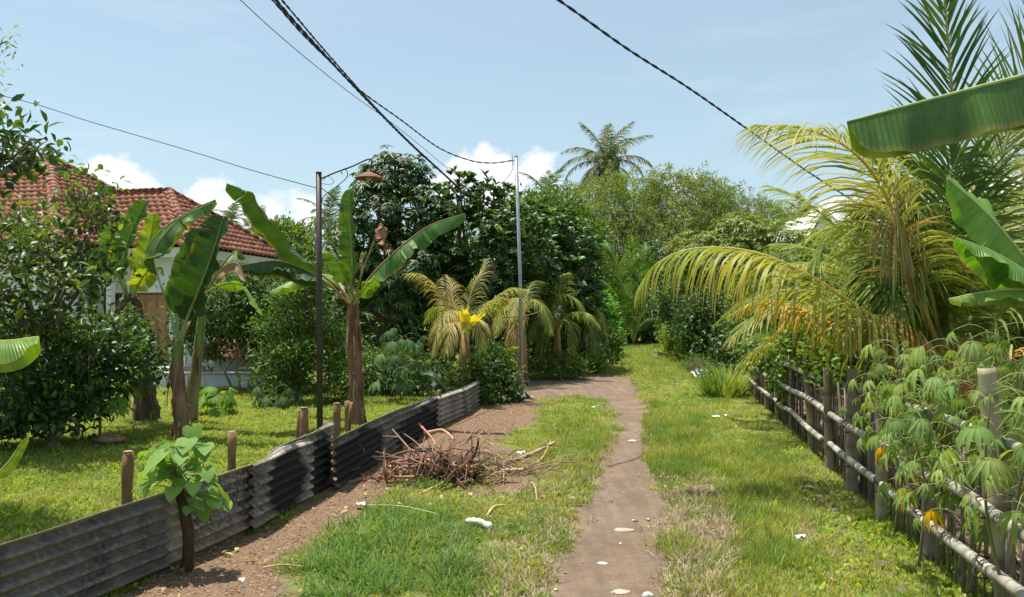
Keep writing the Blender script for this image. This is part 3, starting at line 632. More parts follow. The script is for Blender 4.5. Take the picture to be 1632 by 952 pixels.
banana_leaf(b1, Ps([(566, 486, Y0), (560, 455, 12.2), (572, 420, 12.0), (578, 402, 12.0), (574, 440, 11.9)]), .06, .5, 1.1, 1.1, 0, None, (.4, .3, .18), tear=1, rib=(.35, .25, .12), mat=M_dry, label='thin dried leaf hanging by the trunk', dead=True)
# second banana, front of house
Y1 = 11.0
b2 = thing('banana_plant', 'banana plant with one huge dark paddle leaf standing behind the wooden fence post', 'banana plant', P(291, 697, Y1), 'banana plants in the left garden')
pseudostem(b2, [P(291, 705, Y1), P(287, 650, Y1), P(283, 600, Y1), P(284, 540, Y1)], .115, .07, (.22, .13, .085), 20, .3)
GR = (.33, .38, .15)
banana_leaf(b2, Ps([(284, 550, Y1), (300, 505, 10.9), (322, 450, 10.7), (342, 395, 10.6), (357, 345, 10.6)]), .38, .2, .5, .35, .3, (0, .95, .4), (.025, .07, .018), tear=.3, rib=GR, tip=12, r0=.035)
banana_leaf(b2, Ps([(284, 550, Y1), (284, 490, 11.0), (294, 440, 11.0), (306, 400, 11.0), (318, 365, 11.1)]), .22, .25, .2, .5, .1, (0, .9, .3), (.05, .13, .025), tear=.15, rib=GR)
banana_leaf(b2, Ps([(284, 552, Y1), (272, 500, 11.1), (252, 440, 11.2), (246, 400, 11.2), (285, 350, 11.1), (340, 322, 11.0)]), .24, .42, .2, 1.2, 0, None, (.09, .17, .04), tear=.75, rib=GR)
banana_leaf(b2, Ps([(284, 550, Y1), (300, 500, 10.9), (340, 460, 10.7), (385, 455, 10.6), (420, 503, 10.5)]), .16, .55, .1, .2, .5, None, LT, tear=.4, rib=GR)
banana_leaf(b2, Ps([(285, 560, Y1), (272, 545, 10.9), (262, 520, 10.8), (243, 500, 10.8)]), .05, .75, 1.1, 1.1, 0, None, (.4, .25, .15), tear=.8, rib=(.36, .22, .13), mat=M_dry, dead=True, label='stub of a dried leaf stalk')
banana_leaf(b2, Ps([(284, 550, Y1), (306, 500, 11.3), (340, 440, 11.5), (375, 400, 11.6), (392, 412, 11.7)]), .18, .55, .6, 1.0, 0, None, LT, tear=.8, rib=GR)
banana_leaf(b2, Ps([(284, 550, Y1), (320, 480, 11.4), (352, 430, 11.4), (378, 420, 11.4), (395, 450, 11.3)]), .12, .55, 1.1, 1.1, 0, None, (.42, .28, .18), tear=1.2, rib=(.36, .22, .13), mat=M_dry, dead=True, label='torn dry brown leaf')
b2b = thing('banana_plant', 'leafless slanting banana trunk with a cut top just right of the paddle leaved banana plant', 'banana plant', P(303, 663, 12.6))
pseudostem(b2b, [P(303, 668, 12.6), P(310, 610, 12.6), P(317, 550, 12.6), P(324, 478, 12.6)], .11, .06, (.26, .2, .1), 12, .5)
# third banana (left, ragged, thick dead skirt)
Y2 = 12.9
b3 = thing('banana_plant', 'banana plant with upright light leaves and ragged dead trunk before the wooden door', 'banana plant', P(236, 672, Y2), 'banana plants in the left garden')
pseudostem(b3, [P(236, 678, Y2), P(228, 610, Y2), P(216, 540, Y2), P(207, 470, Y2)], .2, .12, (.1, .075, .05), 50)
banana_leaf(b3, Ps([(206, 480, Y2), (196, 430, 12.8), (205, 380, 12.8), (234, 320, 12.8)]), .26, .25, .5, .3, .2, (0, .9, .2), MD, tear=.3, rib=GR)
banana_leaf(b3, Ps([(206, 480, Y2), (214, 440, 12.7), (245, 380, 12.4), (295, 340, 12.0), (343, 318, 11.8)]), .26, .25, .4, 1.1, 0, None, (.1, .2, .03), tear=.7, rib=GR)
banana_leaf(b3, Ps([(206, 478, Y2), (222, 430, 12.9), (240, 380, 13.0), (246, 340, 13.0)]), .24, .25, .3, .3, -.3, (0, .8, .2), YG, tear=.3, rib=GR)
banana_leaf(b3, Ps([(206, 478, Y2), (192, 430, 13), (180, 385, 13.1), (176, 350, 13.1)]), .28, .3, .3, .3, 0, (0, .9, .2), LT, tear=.4, rib=GR)
banana_leaf(b3, Ps([(204, 480, Y2), (186, 435, 12.7), (168, 420, 12.5), (145, 445, 12.3), (124, 498, 12.2)]), .26, .35, .5, .9, 0, None, DK, tear=.3, rib=GR)
banana_leaf(b3, Ps([(208, 480, Y2), (222, 450, 12.5), (238, 425, 12.3), (232, 405, 12.2)]), .22, .3, .3, .3, .5, None, YG, tear=.3, rib=GR)
banana_leaf(b3, Ps([(208, 482, Y2), (225, 450, 12.7), (255, 425, 12.6), (262, 440, 12.6)]), .06, .5, 1.1, 1.1, 0, None, (.35, .3, .13), tear=.6, rib=GR)
banana_leaf(b3, Ps([(205, 476, Y2), (190, 420, 13.1), (200, 370, 13.2), (222, 345, 13.2)]), .26, .25, .4, .4, .1, (0, .9, .2), LT, tear=.4, rib=GR)
for k_ in range(9):
    th = rnd.random() * 6.28; a0 = P(207, 478, Y2); banana_leaf(b3, [a0, a0 + Vector((math.cos(th) * .16, math.sin(th) * .16, .02)), a0 + Vector((math.cos(th) * .24, math.sin(th) * .24, -.25)), a0 + Vector((math.cos(th) * .2, math.sin(th) * .2, -rnd.uniform(.5, .95)))], .06, .2, 1.2, 1.2, 0, None, (.12, .08, .05), n=16, tear=1.0, rib=(.15, .1, .06), r0=.01, mat=M_dry, dead=True, label='dead brown leaf hanging against the trunk')
# small banana suckers behind the fence
b4 = thing('banana_sucker', 'small banana sucker with two dark folded leaves behind the corrugated fence', 'banana plant', P(722, 650, 15.6))
banana_leaf(b4, Ps([(722, 648, 15.6), (715, 628, 15.6), (690, 600, 15.5), (655, 596, 15.4)]), .2, .25, .2, .2, .9, None, DK, tear=.05, n=30, r0=.012)
banana_leaf(b4, Ps([(722, 648, 15.6), (728, 625, 15.6), (745, 604, 15.6), (760, 592, 15.6)]), .19, .3, .2, .2, -.9, None, DK, tear=.1, n=30, r0=.012)
b5 = thing('banana_sucker', 'slim young banana sucker with three light green leaves left of the grey steel pole', 'banana plant', P(792, 640, 16.2))
pseudostem(b5, [P(792, 642, 16.2), P(793, 610, 16.2), P(797, 575, 16.2)], .035, .02, (.16, .2, .08), 2, 1)
for q, c_, w_ in (([(797, 580, 16.2), (795, 560, 16.2), (795, 545, 16.2)], LT, .13), ([(797, 580, 16.2), (810, 562, 16.1), (828, 555, 16)], YG, .1), ([(797, 582, 16.2), (802, 585, 16.2), (812, 600, 16.1)], LT, .08), ([(796, 590, 16.2), (788, 585, 16.2), (779, 600, 16.1)], MD, .08)):
    banana_leaf(b5, Ps(q), w_, .25, .2, .2, .3, (0, 1, .3), c_, n=20, tear=.05, r0=.01)
# banana off the left edge
b6 = thing('banana_plant', 'banana plant at the left edge with a yellow edged leaf and browning leaf', 'banana plant', (-4.3, 4.6, 0))
pseudostem(b6, [(-4.3, 4.6, -.05), (-4.3, 4.6, .6), (-4.3, 4.65, 1.2)], .12, .08)
banana_leaf(b6, [Vector((-4.3, 4.65, 1.2)), Vector((-4.1, 4.6, 1.6))] + Ps([(-90, 515, 4.8), (-10, 542, 4.8), (62, 536, 4.9)]), .27, .3, .5, .7, .5, None, (.13, .25, .03), tear=.2, rib=(.5, .5, .1), tip=14)
banana_leaf(b6, [Vector((-4.3, 4.65, 1.1)), Vector((-4.2, 4.9, 1.5))] + Ps([(-120, 600, 5.2), (-20, 750, 5.3), (45, 695, 5.3)]), .09, .3, .3, .5, .6, None, (.18, .26, .05), tear=.3, rib=(.45, .35, .12), label='drooping leaf turning brown at the tip')
banana_leaf(b6, [Vector((-4.3, 4.65, 1.2)), Vector((-4.3, 4.2, 1.9)), Vector((-4.6, 3.4, 2.0)), Vector((-4.9, 2.8, 1.5))], .3, .3, .5, .5, 0, None, MD, tear=.3)
# bananas right, beyond the bamboo fence
b7 = thing('banana_plant', 'banana plant at the right edge of view whose huge leaf hangs across the sky', 'banana plant', (3.75, 4.3, 0))
pseudostem(b7, [(3.75, 4.3, -.05), (3.72, 4.3, 1.0), (3.7, 4.3, 2.1)], .14, .09)
banana_leaf(b7, [Vector((3.7, 4.3, 2.1)), Vector((3.55, 4.2, 2.75))] + Ps([(1770, 88, 3.9), (1632, 119, 3.75), (1480, 158, 3.65), (1350, 193, 3.6)]), .3, .12, 1.12, 1.2, 0, None, (.075, .16, .03), n=70, tear=.13, rib=(.42, .52, .2), tip=26, curl=.3, label='huge leaf hanging across the sky')
banana_leaf(b7, [Vector((3.7, 4.3, 2.1)), Vector((4.1, 4.5, 2.9)), Vector((4.8, 4.9, 3.2)), Vector((5.5, 5.2, 2.7))], .3, .25, .6, .6, 0, None, MD, tear=.3)
banana_leaf(b7, [Vector((3.7, 4.3, 2.1)), Vector((3.9, 4.0, 2.9)), Vector((4.3, 3.3, 3.2)), Vector((4.6, 2.8, 2.8))], .3, .25, .6, .6, 0, None, MD, tear=.3)
b8 = thing('banana_plant', 'banana plant with pointed bright leaves reaching in from the right edge above the cassava', 'banana plant', (3.95, 5.4, 0))
pseudostem(b8, [(3.95, 5.4, -.05), (3.85, 5.4, .9), (3.78, 5.4, 1.55)], .12, .08)
T8 = Vector((3.78, 5.4, 1.55))
banana_leaf(b8, [T8] + Ps([(1672, 470, 5.3), (1625, 400, 5.1), (1565, 332, 5.0), (1510, 284, 4.95)]), .36, .12, .3, .1, 1.0, None, (.12, .27, .03), tear=.04, rib=(.42, .5, .2), tip=3)
banana_leaf(b8, [T8] + Ps([(1680, 470, 5.2), (1632, 432, 5.0), (1580, 400, 4.9), (1524, 378, 4.8)]), .27, .12, .5, .7, .1, None, (.1, .25, .03), tear=.04, rib=(.42, .5, .2), tip=3)
banana_leaf(b8, [T8] + Ps([(1680, 480, 5.1), (1632, 462, 4.9), (1570, 465, 4.8), (1512, 476, 4.7)]), .14, .15, .5, .9, 0, None, (.13, .24, .03), tear=.2, rib=(.4, .42, .15), tip=5)
banana_leaf(b8, [T8] + Ps([(1670, 440, 5.6), (1640, 420, 5.7), (1605, 420, 5.8), (1580, 470, 5.8)]), .25, .25, .5, .6, .2, None, YG, tear=.1, tip=5)
banana_leaf(b8, [T8] + Ps([(1690, 400, 5.6), (1700, 330, 5.8)]), .25, .25, .5, .6, .2, None, MD, tear=.1)
# ------------------------------------------------------------------ palms
def frond(parent, pts, n, LL, wd, ang=55, droop=.5, col=(.08, .17, .02), col2=None, lift=.15, petiole=.15, r0=.02, roll=0, ref=None, rib=(.33, .33, .1), seg=5, label=None, dead=0, mat=None, yellow_tip=0, jitter=1.0, folded=None):
    c = catmull(pts, 60); T, S, Nn = strip_frame(c, roll, ref); a = Acc()
    sr = np.linspace(0, 1, 60); a.tube(c, r0 * (1 - .88 * sr) + .001, 6, np.array([jit(rib, .06) for _ in sr]))
    G_ = np.array([0, 0, -1.])
    for sg in (-1, 1):
        t = petiole + (1 - petiole) * np.linspace(0, 1, n) + rng.normal(0, .15 / n * jitter, n); t = np.clip(t, petiole, .998)
        k = (t * 59); i = k.astype(int); f = (k - i)[:, None]; ip = np.minimum(i + 1, 59)
        p = c[i] * (1 - f) + c[ip] * f; tv = T[i]; sv = S[i] * sg; nv = Nn[i]
        u = (t - petiole) / (1 - petiole); ln = LL * np.sin(np.pi * np.clip(.2 + .74 * u, 0, 1)) ** .8 * (1 + rng.normal(0, .07 * jitter, n)); ln = np.maximum(ln, LL * .22)
        an = np.radians(ang * (1 - .55 * u) + rng.normal(0, 5 * jitter, n))[:, None]
        d = nz(tv * np.cos(an) + (sv * np.cos(lift) + nv * np.sin(lift)) * np.sin(an) + rng.normal(0, .05 * jitter, (n, 3)))
        if folded is not None: d = nz(d + np.array(folded))
        pts_ = [p]; ds = [d]; q = p
        dr_ = (droop * (.7 + .6 * rng.random(n)))[:, None]
        for z in range(seg):
            d = nz(d + G_ * dr_ * (z + .6) / seg * 1.1); q = q + d * (ln / seg)[:, None]; pts_.append(q); ds.append(d)
        prof = np.interp(np.linspace(0, 1, seg + 1), [0, .15, .45, .8, 1], [.45, 1, 1, .55, .04])
        V = []; 
        wv = nz(np.cross(ds[0], nv) + nv * .5 * rng.normal(0, 1, (n, 1)) * .6)
        for z in range(seg + 1):
            w_ = nz(wv - ds[z] * np.sum(wv * ds[z], 1, keepdims=True)) * wd * prof[z] / 2
            V += [pts_[z] - w_, pts_[z] + w_]
        V = np.stack(V, 1); K = 2 * (seg + 1)
        Q = np.array([(2 * z, 2 * z + 1, 2 * z + 3, 2 * z + 2) for z in range(seg)])[None] + (np.arange(n) * K)[:, None, None]
        C = np.array([jit(col, .16) for _ in range(n)])
        if col2 is not None:
            m_ = (vn(u * 7 + 3.3 * sg, u * 0 + rnd.random() * 9, 5) + .35 * rng.random(n))[:, None]; m_ = np.clip((m_ - .45) * 2.2, 0, 1)
            C = C * (1 - m_) + np.array([jit(col2, .12) for _ in range(n)]) * m_
        CC = np.repeat(C[:, None], K, 1)
        tipm = np.linspace(0, 1, seg + 1).repeat(2)[None, :, None] ** 2
        if yellow_tip: CC = CC * (1 - tipm * yellow_tip) + np.array((.42, .3, .08)) * tipm * yellow_tip
        if dead:
            dm = (rng.random(n) < dead)[:, None, None]; CC = np.where(dm, np.array((.38, .25, .12)) * (.7 + .5 * rng.random((n, 1, 1))), CC)
        a.add(V.reshape(-1, 3), Q.reshape(-1, 4), CC.reshape(-1, 3), np.tile(np.array([(z / seg, 0, 0) for z in range(seg + 1) for _ in (0, 1)]), (n, 1)))
    o_ = a.build('frond', mat or M_palm, parent)
    if label: o_['label'] = label
    return o_
YGN = (.24, .27, .035); GOLD = (.52, .38, .07); DG = (.045, .11, .018); PG = (.13, .2, .035); LG = (.2, .29, .05)
def arc(p0, az, el, ln, bend, n=7):
    """points of a frond leaving p0 at azimuth az (from +Y, clockwise), elevation el, bending down"""
    pts = [Vector(p0)]; e = el
    for i in range(n):
        pts.append(pts[-1] + Vector((math.sin(az) * math.cos(e), math.cos(az) * math.cos(e), math.sin(e))) * ln / n); e -= bend / n * (1 + .6 * i / n)
    return pts
def coco(name, label, base, top, nf, fl, LL, wd, col, nleaf=34, r=.12, group=None, els=(-.3, 1.35), col2=None, trunk=True, bend=1.5, seed=0, dead=0, mat=None, drp=.5):
    st = rnd.getstate(); rnd.seed(seed); t = thing(name, label, 'palm tree', base, group)
    base = Vector(base); top = Vector(top)
    if trunk:
        a = Acc(); mid = (base + top) / 2 + Vector((rnd.uniform(-.3, .3) * (top - base).length * .1, 0, 0)); c = catmull([base - Vector((0, 0, .1)), mid, top + Vector((0, 0, .1))], 30)
        rr = np.array([r * (1.25 - .4 * i / 29) * (1 + .06 * (i % 2)) for i in range(30)]); a.tube(c, rr, 10, np.array([jit((.22, .18, .14), .2) for _ in range(30)]), wob=.1); a.build('trunk', M_bark, t)
    for i in range(nf):
        az = i * 2.39996 + rnd.uniform(-.2, .2); e = els[1] - (els[1] - els[0]) * (i / max(1, nf - 1)) ** .9 + rnd.uniform(-.1, .1)
        frond(t, arc(top, az, e, fl * rnd.uniform(.85, 1.1), bend * rnd.uniform(.8, 1.2) * (1.15 - .7 * max(0, e) / 1.5)), nleaf, LL, wd, 58, drp, jit(col, .15), col2, lift=.1, r0=r * .2, seg=3, petiole=.12, dead=dead, mat=mat)
    rnd.setstate(st); return t
# --- big young coconut palm on the right
Yp = 8.0; pb_ = P(1520, 830, Yp); pb_.z = 0
p1 = thing('coconut_palm', 'large young coconut palm with tall upright fronds and a golden arching frond', 'palm tree', pb_)
a = Acc(); a.tube([pb_ + Vector((0, 0, z_)) for z_ in (-.1, .3, .7, 1.1, 1.5)], [.3, .27, .24, .22, .15], 14, [(.2, .11, .06), (.25, .13, .07), (.35, .17, .07), (.42, .2, .07), (.3, .2, .08)], wob=.2); a.build('trunk', M_bark, p1)
C0 = P(1525, 600, Yp); GR_ = (.32, .33, .1)
frond(p1, [C0] + Ps([(1490, 575, 7.9), (1440, 545, 7.75), (1380, 500, 7.6), (1290, 440, 7.55), (1200, 402, 7.6), (1110, 396, 7.7), (1050, 418, 7.75), (1018, 458, 7.8)]), 100, 1.0, .025, 72, 1.0, (.2, .27, .05), (.34, .33, .06), lift=-.1, petiole=.06, r0=.035, rib=(.5, .42, .12), yellow_tip=.5, seg=7, label='golden green frond arching low towards the path')
frond(p1, [C0] + Ps([(1500, 560, 7.9), (1465, 470, 7.7), (1440, 380, 7.5), (1400, 290, 7.4), (1350, 235, 7.3), (1280, 205, 7.2), (1205, 200, 7.1)]), 96, 1.0, .022, 62, .45, (.2, .26, .07), (.36, .37, .11), lift=-.1, petiole=.3, r0=.034, rib=(.5, .4, .12), yellow_tip=.3, seg=5, label='pale golden frond reaching up and left over the fence', dead=.12)
frond(p1, [C0] + Ps([(1533, 520, 8), (1528, 380, 7.95), (1522, 220, 7.9), (1512, 80, 7.9), (1500, -60, 7.9)]), 76, 1.0, .028, 48, .1, DG, PG, lift=.2, petiole=.14, r0=.036, ref=(0, 1, .2), rib=(.36, .36, .1), label='tall frond standing straight up')
frond(p1, [C0] + Ps([(1545, 520, 8.2), (1570, 380, 8.3), (1598, 250, 8.4), (1640, 100, 8.5), (1690, -20, 8.6)]), 72, .95, .026, 48, .12, PG, (.25, .28, .06), lift=.2, petiole=.2, r0=.03, ref=(0, 1, .2))
frond(p1, [C0] + Ps([(1525, 500, 8.3), (1505, 400, 8.5), (1480, 330, 8.6), (1440, 300, 8.7), (1390, 310, 8.8), (1345, 350, 8.9)]), 70, .9, .024, 60, .9, (.16, .21, .05), (.4, .34, .1), lift=0, petiole=.25, r0=.03)
frond(p1, [C0] + Ps([(1500, 540, 7.9), (1480, 460, 7.8), (1450, 380, 7.75), (1425, 310, 7.7), (1425, 360, 7.5), (1455, 450, 7.4)]), 64, .8, .022, 30, 1.0, (.24, .26, .09), (.38, .33, .16), lift=0, petiole=.4, r0=.03, dead=.12, label='withered frond folded back on itself')
frond(p1, [C0] + Ps([(1570, 540, 7.8), (1620, 460, 7.7), (1680, 400, 7.6), (1760, 390, 7.5)]), 64, .85, .025, 60, .7, PG, None, r0=.03)
frond(p1, [C0] + Ps([(1510, 480, 7.9), (1500, 400, 7.85), (1510, 300, 7.8), (1530, 240, 7.8)]), 70, 1.0, .025, 80, .35, DG, PG, lift=-.1, petiole=.1, r0=.03, ref=(0, 1, .3))
frond(p1, [C0] + Ps([(1580, 590, 7.6), (1620, 560, 7.3), (1660, 560, 7.1), (1700, 600, 7)]), 34, .6, .03, 50, .8, (.4, .33, .15), (.5, .38, .2), r0=.025, dead=.5, label='pale drying frond pointing right')
frond(p1, [C0] + Ps([(1480, 560, 8.3), (1430, 500, 8.6), (1370, 470, 8.8), (1320, 500, 9)]), 64, .9, .025, 60, 1.0, DG, PG, r0=.028)
frond(p1, [C0] + Ps([(1500, 585, 7.8), (1460, 545, 7.7), (1420, 510, 7.6), (1375, 505, 7.5), (1345, 540, 7.4)]), 54, .65, .024, 60, 1.2, (.2, .24, .05), (.55, .3, .08), r0=.025, dead=.35)
frond(p1, [C0] + Ps([(1500, 500, 8.1), (1470, 400, 8.1), (1430, 340, 8.1), (1400, 400, 8.0), (1385, 480, 7.9)]), 76, .95, .024, 80, .6, DG, (.12, .18, .03), r0=.028)
frond(p1, [C0] + Ps([(1560, 480, 8.6), (1600, 380, 9), (1650, 320, 9.3), (1720, 300, 9.6)]), 64, .9, .025, 60, .7, DG, PG, r0=.028)
for q_ in ([(1470, 560, 8.8), (1420, 470, 9), (1375, 390, 9.1), (1330, 370, 9.2), (1300, 410, 9.2)], [(1490, 560, 8.6), (1455, 450, 8.7), (1425, 370, 8.8), (1395, 380, 8.7), (1380, 450, 8.6)], [(1500, 560, 8.2), (1480, 480, 8.1), (1455, 420, 8.0), (1430, 440, 7.8), (1415, 500, 7.7)], [(1500, 540, 8.1), (1470, 440, 8.1), (1435, 340, 8.1), (1405, 262, 8.1)], [(1505, 560, 8.3), (1450, 490, 8.4), (1400, 420, 8.5), (1372, 350, 8.6)], [(1515, 520, 8.4), (1492, 400, 8.4), (1475, 310, 8.4), (1462, 225, 8.4)], [(1530, 500, 8.4), (1545, 400, 8.5), (1560, 300, 8.6), (1590, 210, 8.7)]):
    frond(p1, [C0] + Ps(q_), 70, .95, .027, 70, .5, (.15, .22, .04), (.28, .31, .07), lift=0, petiole=.22, r0=.026, seg=4)
frond(p1, [C0] + Ps([(1440, 590, 7.8), (1360, 530, 7.9), (1280, 490, 8.0), (1215, 478, 8.1), (1165, 500, 8.2)]), 50, .42, .022, 60, 1.1, (.3, .3, .06), (.6, .36, .07), lift=0, petiole=.45, r0=.02, label='lower golden orange frond under the long arching one')
frond(p1, Ps([(1255, 500, 7.8), (1245, 520, 7.8), (1225, 545, 7.8), (1207, 572, 7.8)]), 20, .22, .016, 30, .6, (.62, .45, .08), None, petiole=.1, r0=.006, label='small dangling yellow frond tip')
# second palm right, farther, and one more behind
coco('coconut_palm', 'second coconut palm behind the large one with lighter green fronds low over the fence', P(1425, 690, 11.3), P(1425, 540, 11.3), 20, 2.9, .8, .026, LG, 60, .16, None, (.35, 1.35), (.3, .3, .08), seed=3, bend=1.6)
coco('coconut_palm', 'third coconut palm at the right edge of view behind the banana leaves', P(1690, 700, 10.5), P(1650, 420, 10.5), 15, 2.9, .9, .026, PG, 60, .15, None, (-.2, 1.3), (.25, .27, .06), seed=9, bend=1.5)
# --- yellowish young palms beyond the end of the corrugated fence
def mix_palm(px, py, pyb, Y, spec, label, spear=False, LL=.6):
    g = P(px, pyb, Y); g.z = 0; t = thing('coconut_palm', label, 'palm tree', g, None); c0 = P(px, py, Y)
    a = Acc(); a.tube([g + (c0 - g) * q - Vector((0, 0, .1 if q == 0 else 0)) for q in (0, .3, .6, 1)], [.16, .14, .12, .08], 10, [(.16, .1, .06), (.2, .13, .08), (.32, .2, .1), (.3, .22, .08)], wob=.2); a.build('trunk', M_bark, t)
    for pts, cl_, c2, dd in spec:
        frond(t, [c0] + [P(x_, y_, Y + dy) for x_, y_, dy in pts], 54, LL * .95, .014, 52, .7, cl_, c2, lift=.05, r0=.02, dead=dd * .5, petiole=.12, rib=(.5, .38, .15), yellow_tip=.3)
    return t, c0
PY_ = (.3, .35, .07); PO = (.42, .38, .12)
t3, c3 = mix_palm(741, 528, 655, 15.8, [([(715, 500, 0), (700, 465, -.1), (675, 440, -.2), (648, 436, -.3)], PY_, PO, .3), ([(728, 500, -.2), (716, 498, -.5), (700, 520, -.8), (690, 560, -.9)], (.36, .33, .1), PO, .15),
     ([(745, 490, .2), (755, 455, .3), (770, 430, .5), (775, 415, .6)], (.3, .3, .12), PG, .1), ([(765, 500, -.1), (790, 475, -.2), (815, 460, -.3), (840, 462, -.4)], PY_, PO, .15),
     ([(722, 480, .3), (718, 455, .5), (712, 440, .7)], PO, (.45, .25, .15), .4), ([(750, 510, -.5), (762, 515, -1), (770, 550, -1.2)], (.28, .28, .08), PO, .2), ([(735, 515, -.5), (720, 520, -1.0), (712, 560, -1.3)], (.34, .3, .1), PO, .3),
     ([(760, 500, .6), (785, 480, 1.2), (800, 500, 1.8)], PG, None, 0), ([(720, 500, .6), (700, 490, 1.2), (680, 510, 1.8)], PG, None, 0)], 'young coconut palm with bright yellow new leaf and browning fronds near the steel pole')
def fan(parent, base, tip1, tip2, col, label):
    a = Acc(); b0 = np.array(tuple(base)); n = 13; V = [b0 + np.array([-.03, 0, 0]), b0 + np.array([.03, 0, 0])]
    l_ = np.array(tuple(tip1)); r_ = np.array(tuple(tip2)); mid = b0 + ((l_ + r_) / 2 - b0) * .62
    for k in range(n):
        u_ = k / (n - 1); tip = l_ * (1 - u_) + r_ * u_ + np.array([0, (-.03 if k % 2 else .03), -.12 * abs(math.sin(k * 2.2)) - .16 * math.sin(math.pi * u_)])
        V += [b0 * .5 + tip * .5 + np.array([0, (.02 if k % 2 else -.02), 0]), tip]
    Q = []; T_ = []
    for k in range(n - 1): Q.append((2 + 2 * k, 2 + 2 * k + 2, 2 + 2 * k + 3, 2 + 2 * k + 1)); T_.append((0, 2 + 2 * k, 2 + 2 * k + 2))
    a.add(V, [np.array(Q), np.array(T_)], col); o_ = a.build('new_leaf', M_palm, parent, smooth=False); o_['label'] = label
fan(t3, P(741, 532, 15.3), P(733, 476, 14.6), P(775, 490, 14.6), (.6, .54, .05), 'bright yellow unopened new leaf')
fan(t3, P(738, 530, 15.3), P(728, 482, 14.8), P(748, 478, 14.7), (.55, .5, .05), 'second yellow unopened new leaf')
mix_palm(832, 510, 625, 19.5, [([(830, 480, 0), (825, 478, -.5), (815, 510, -1)], LG, PO, .15), ([(845, 480, 0), (865, 490, -.3), (880, 530, -.6)], LG, None, .1), ([(815, 490, 0), (800, 500, -.3), (790, 530, -.5)], PY_, PO, .2), ([(840, 470, .4), (850, 450, .8), (870, 450, 1)], PG, None, 0), ([(825, 500, -.5), (818, 530, -.9), (815, 560, -1)], (.3, .17, .1), PO, .9)], 'small coconut palm with drooping fronds right behind the grey steel pole', LL=.55)
mix_palm(888, 520, 605, 22, [([(880, 490, 0), (890, 470, -.3), (920, 480, -.6), (940, 520, -.8)], LG, PY_, .1), ([(870, 500, -.4), (855, 505, -.8), (845, 540, -1)], PG, PY_, 0), ([(890, 480, 0), (895, 445, .2), (905, 435, .3)], LG, PY_, 0), ([(910, 500, -.3), (935, 500, -.6), (955, 520, -.8)], LG, PY_, .1), ([(885, 495, .5), (870, 460, .9), (860, 455, 1.2)], PG, None, 0), ([(895, 510, -.7), (910, 520, -1.1), (915, 560, -1.3)], PG, None, 0), ([(875, 510, -.6), (868, 525, -.9), (862, 565, -1)], PG, None, 0)], 'coconut palm with arching fronds leaning over the dirt turning', LL=.65)
mix_palm(932, 530, 590, 25, [([(925, 500, 0), (930, 485, -.3), (955, 500, -.8), (965, 530, -1)], LG, PY_, .1), ([(915, 510, 0), (900, 505, -.4), (890, 540, -.8)], PG, PY_, .1), ([(935, 490, 0), (940, 460, .3), (950, 440, .3)], (.2, .33, .04), PY_, 0), ([(925, 500, .5), (905, 470, .6), (900, 440, .6)], (.2, .33, .04), PY_, 0), ([(935, 520, -.7), (945, 530, -1.1), (950, 570, -1.3)], PG, None, 0)], 'coconut palm nearest the bend with light green fronds and a short stout base', LL=.65)
# dark upright young palm at the end of the track, tall ones beyond
pd = thing('coconut_palm', 'dark green young palm with steep upright fronds at the far end of the grassy track', 'palm tree', P(1010, 552, 42))
for pts in ([(1005, 500), (990, 450), (975, 405), (965, 385)], [(1015, 500), (1022, 450), (1028, 410), (1030, 390)], [(1000, 510), (980, 470), (955, 445), (935, 445)], [(1020, 510), (1040, 480), (1050, 470)], [(1000, 520), (975, 500), (955, 505), (945, 530)], [(1008, 490), (1005, 430), (1010, 380)], [(1020, 520), (1045, 510), (1055, 540)], [(998, 515), (985, 490), (972, 500), (965, 530)]):
    frond(pd, [P(1010, 545, 42)] + [P(x_, y_, 42 + rnd.uniform(-.8, .8)) for x_, y_ in pts], 44, 1.15, .07, 50, .35, (.06, .15, .025), (.14, .22, .04), r0=.05, seg=4)
coco('coconut_palm', 'tall coconut palm standing highest above the far trees in the middle of the view', P(968, 560, 70), P(966, 262, 70), 26, 4.9, 1.2, .075, (.075, .115, .04), 50, .2, 'tall coconut palms beyond the trees', (-.5, 1.45), seed=1, dead=.12, drp=.9, bend=1.5)
coco('coconut_palm', 'coconut palm just showing above the jackfruit tree right of the grey steel pole', P(873, 560, 62), P(873, 318, 62), 14, 3.2, .9, .09, (.07, .13, .04), 26, .18, 'tall coconut palms beyond the trees', (-.3, 1.4), seed=2, bend=1.2)
coco('coconut_palm', 'far coconut palm with pale fronds touching the feathery bamboo tops', P(915, 560, 66), P(912, 330, 66), 12, 3.4, 1.0, .1, (.12, .16, .06), 26, .18, 'tall coconut palms beyond the trees', (-.2, 1.2), seed=5)
coco('coconut_palm', 'small far coconut palm above the hedge beside the white gable', P(1279, 560, 72), P(1279, 345, 72), 14, 2.6, .8, .09, (.06, .09, .04), 24, .18, 'tall coconut palms beyond the trees', (-.4, 1.4), seed=6)
coco('coconut_palm', 'far coconut palm seen between the lamp pole and the upright banana leaf', P(525, 560, 48), P(525, 352, 48), 15, 2.6, .7, .07, (.07, .11, .05), 26, .15, 'tall coconut palms beyond the trees', (-.4, 1.4), seed=7)
coco('coconut_palm', 'small far coconut palm above the right end of the tiled roof', P(368, 560, 75), P(368, 352, 75), 13, 2.4, .8, .09, (.09, .13, .06), 22, .18, 'tall coconut palms beyond the trees', (-.3, 1.4), seed=8)
coco('coconut_palm', 'far coconut palm between the tiled roof and the large banana leaf', P(408, 560, 70), P(408, 362, 70), 13, 2.6, .8, .09, (.08, .12, .06), 22, .18, 'tall coconut palms beyond the trees', (-.3, 1.4), seed=11)
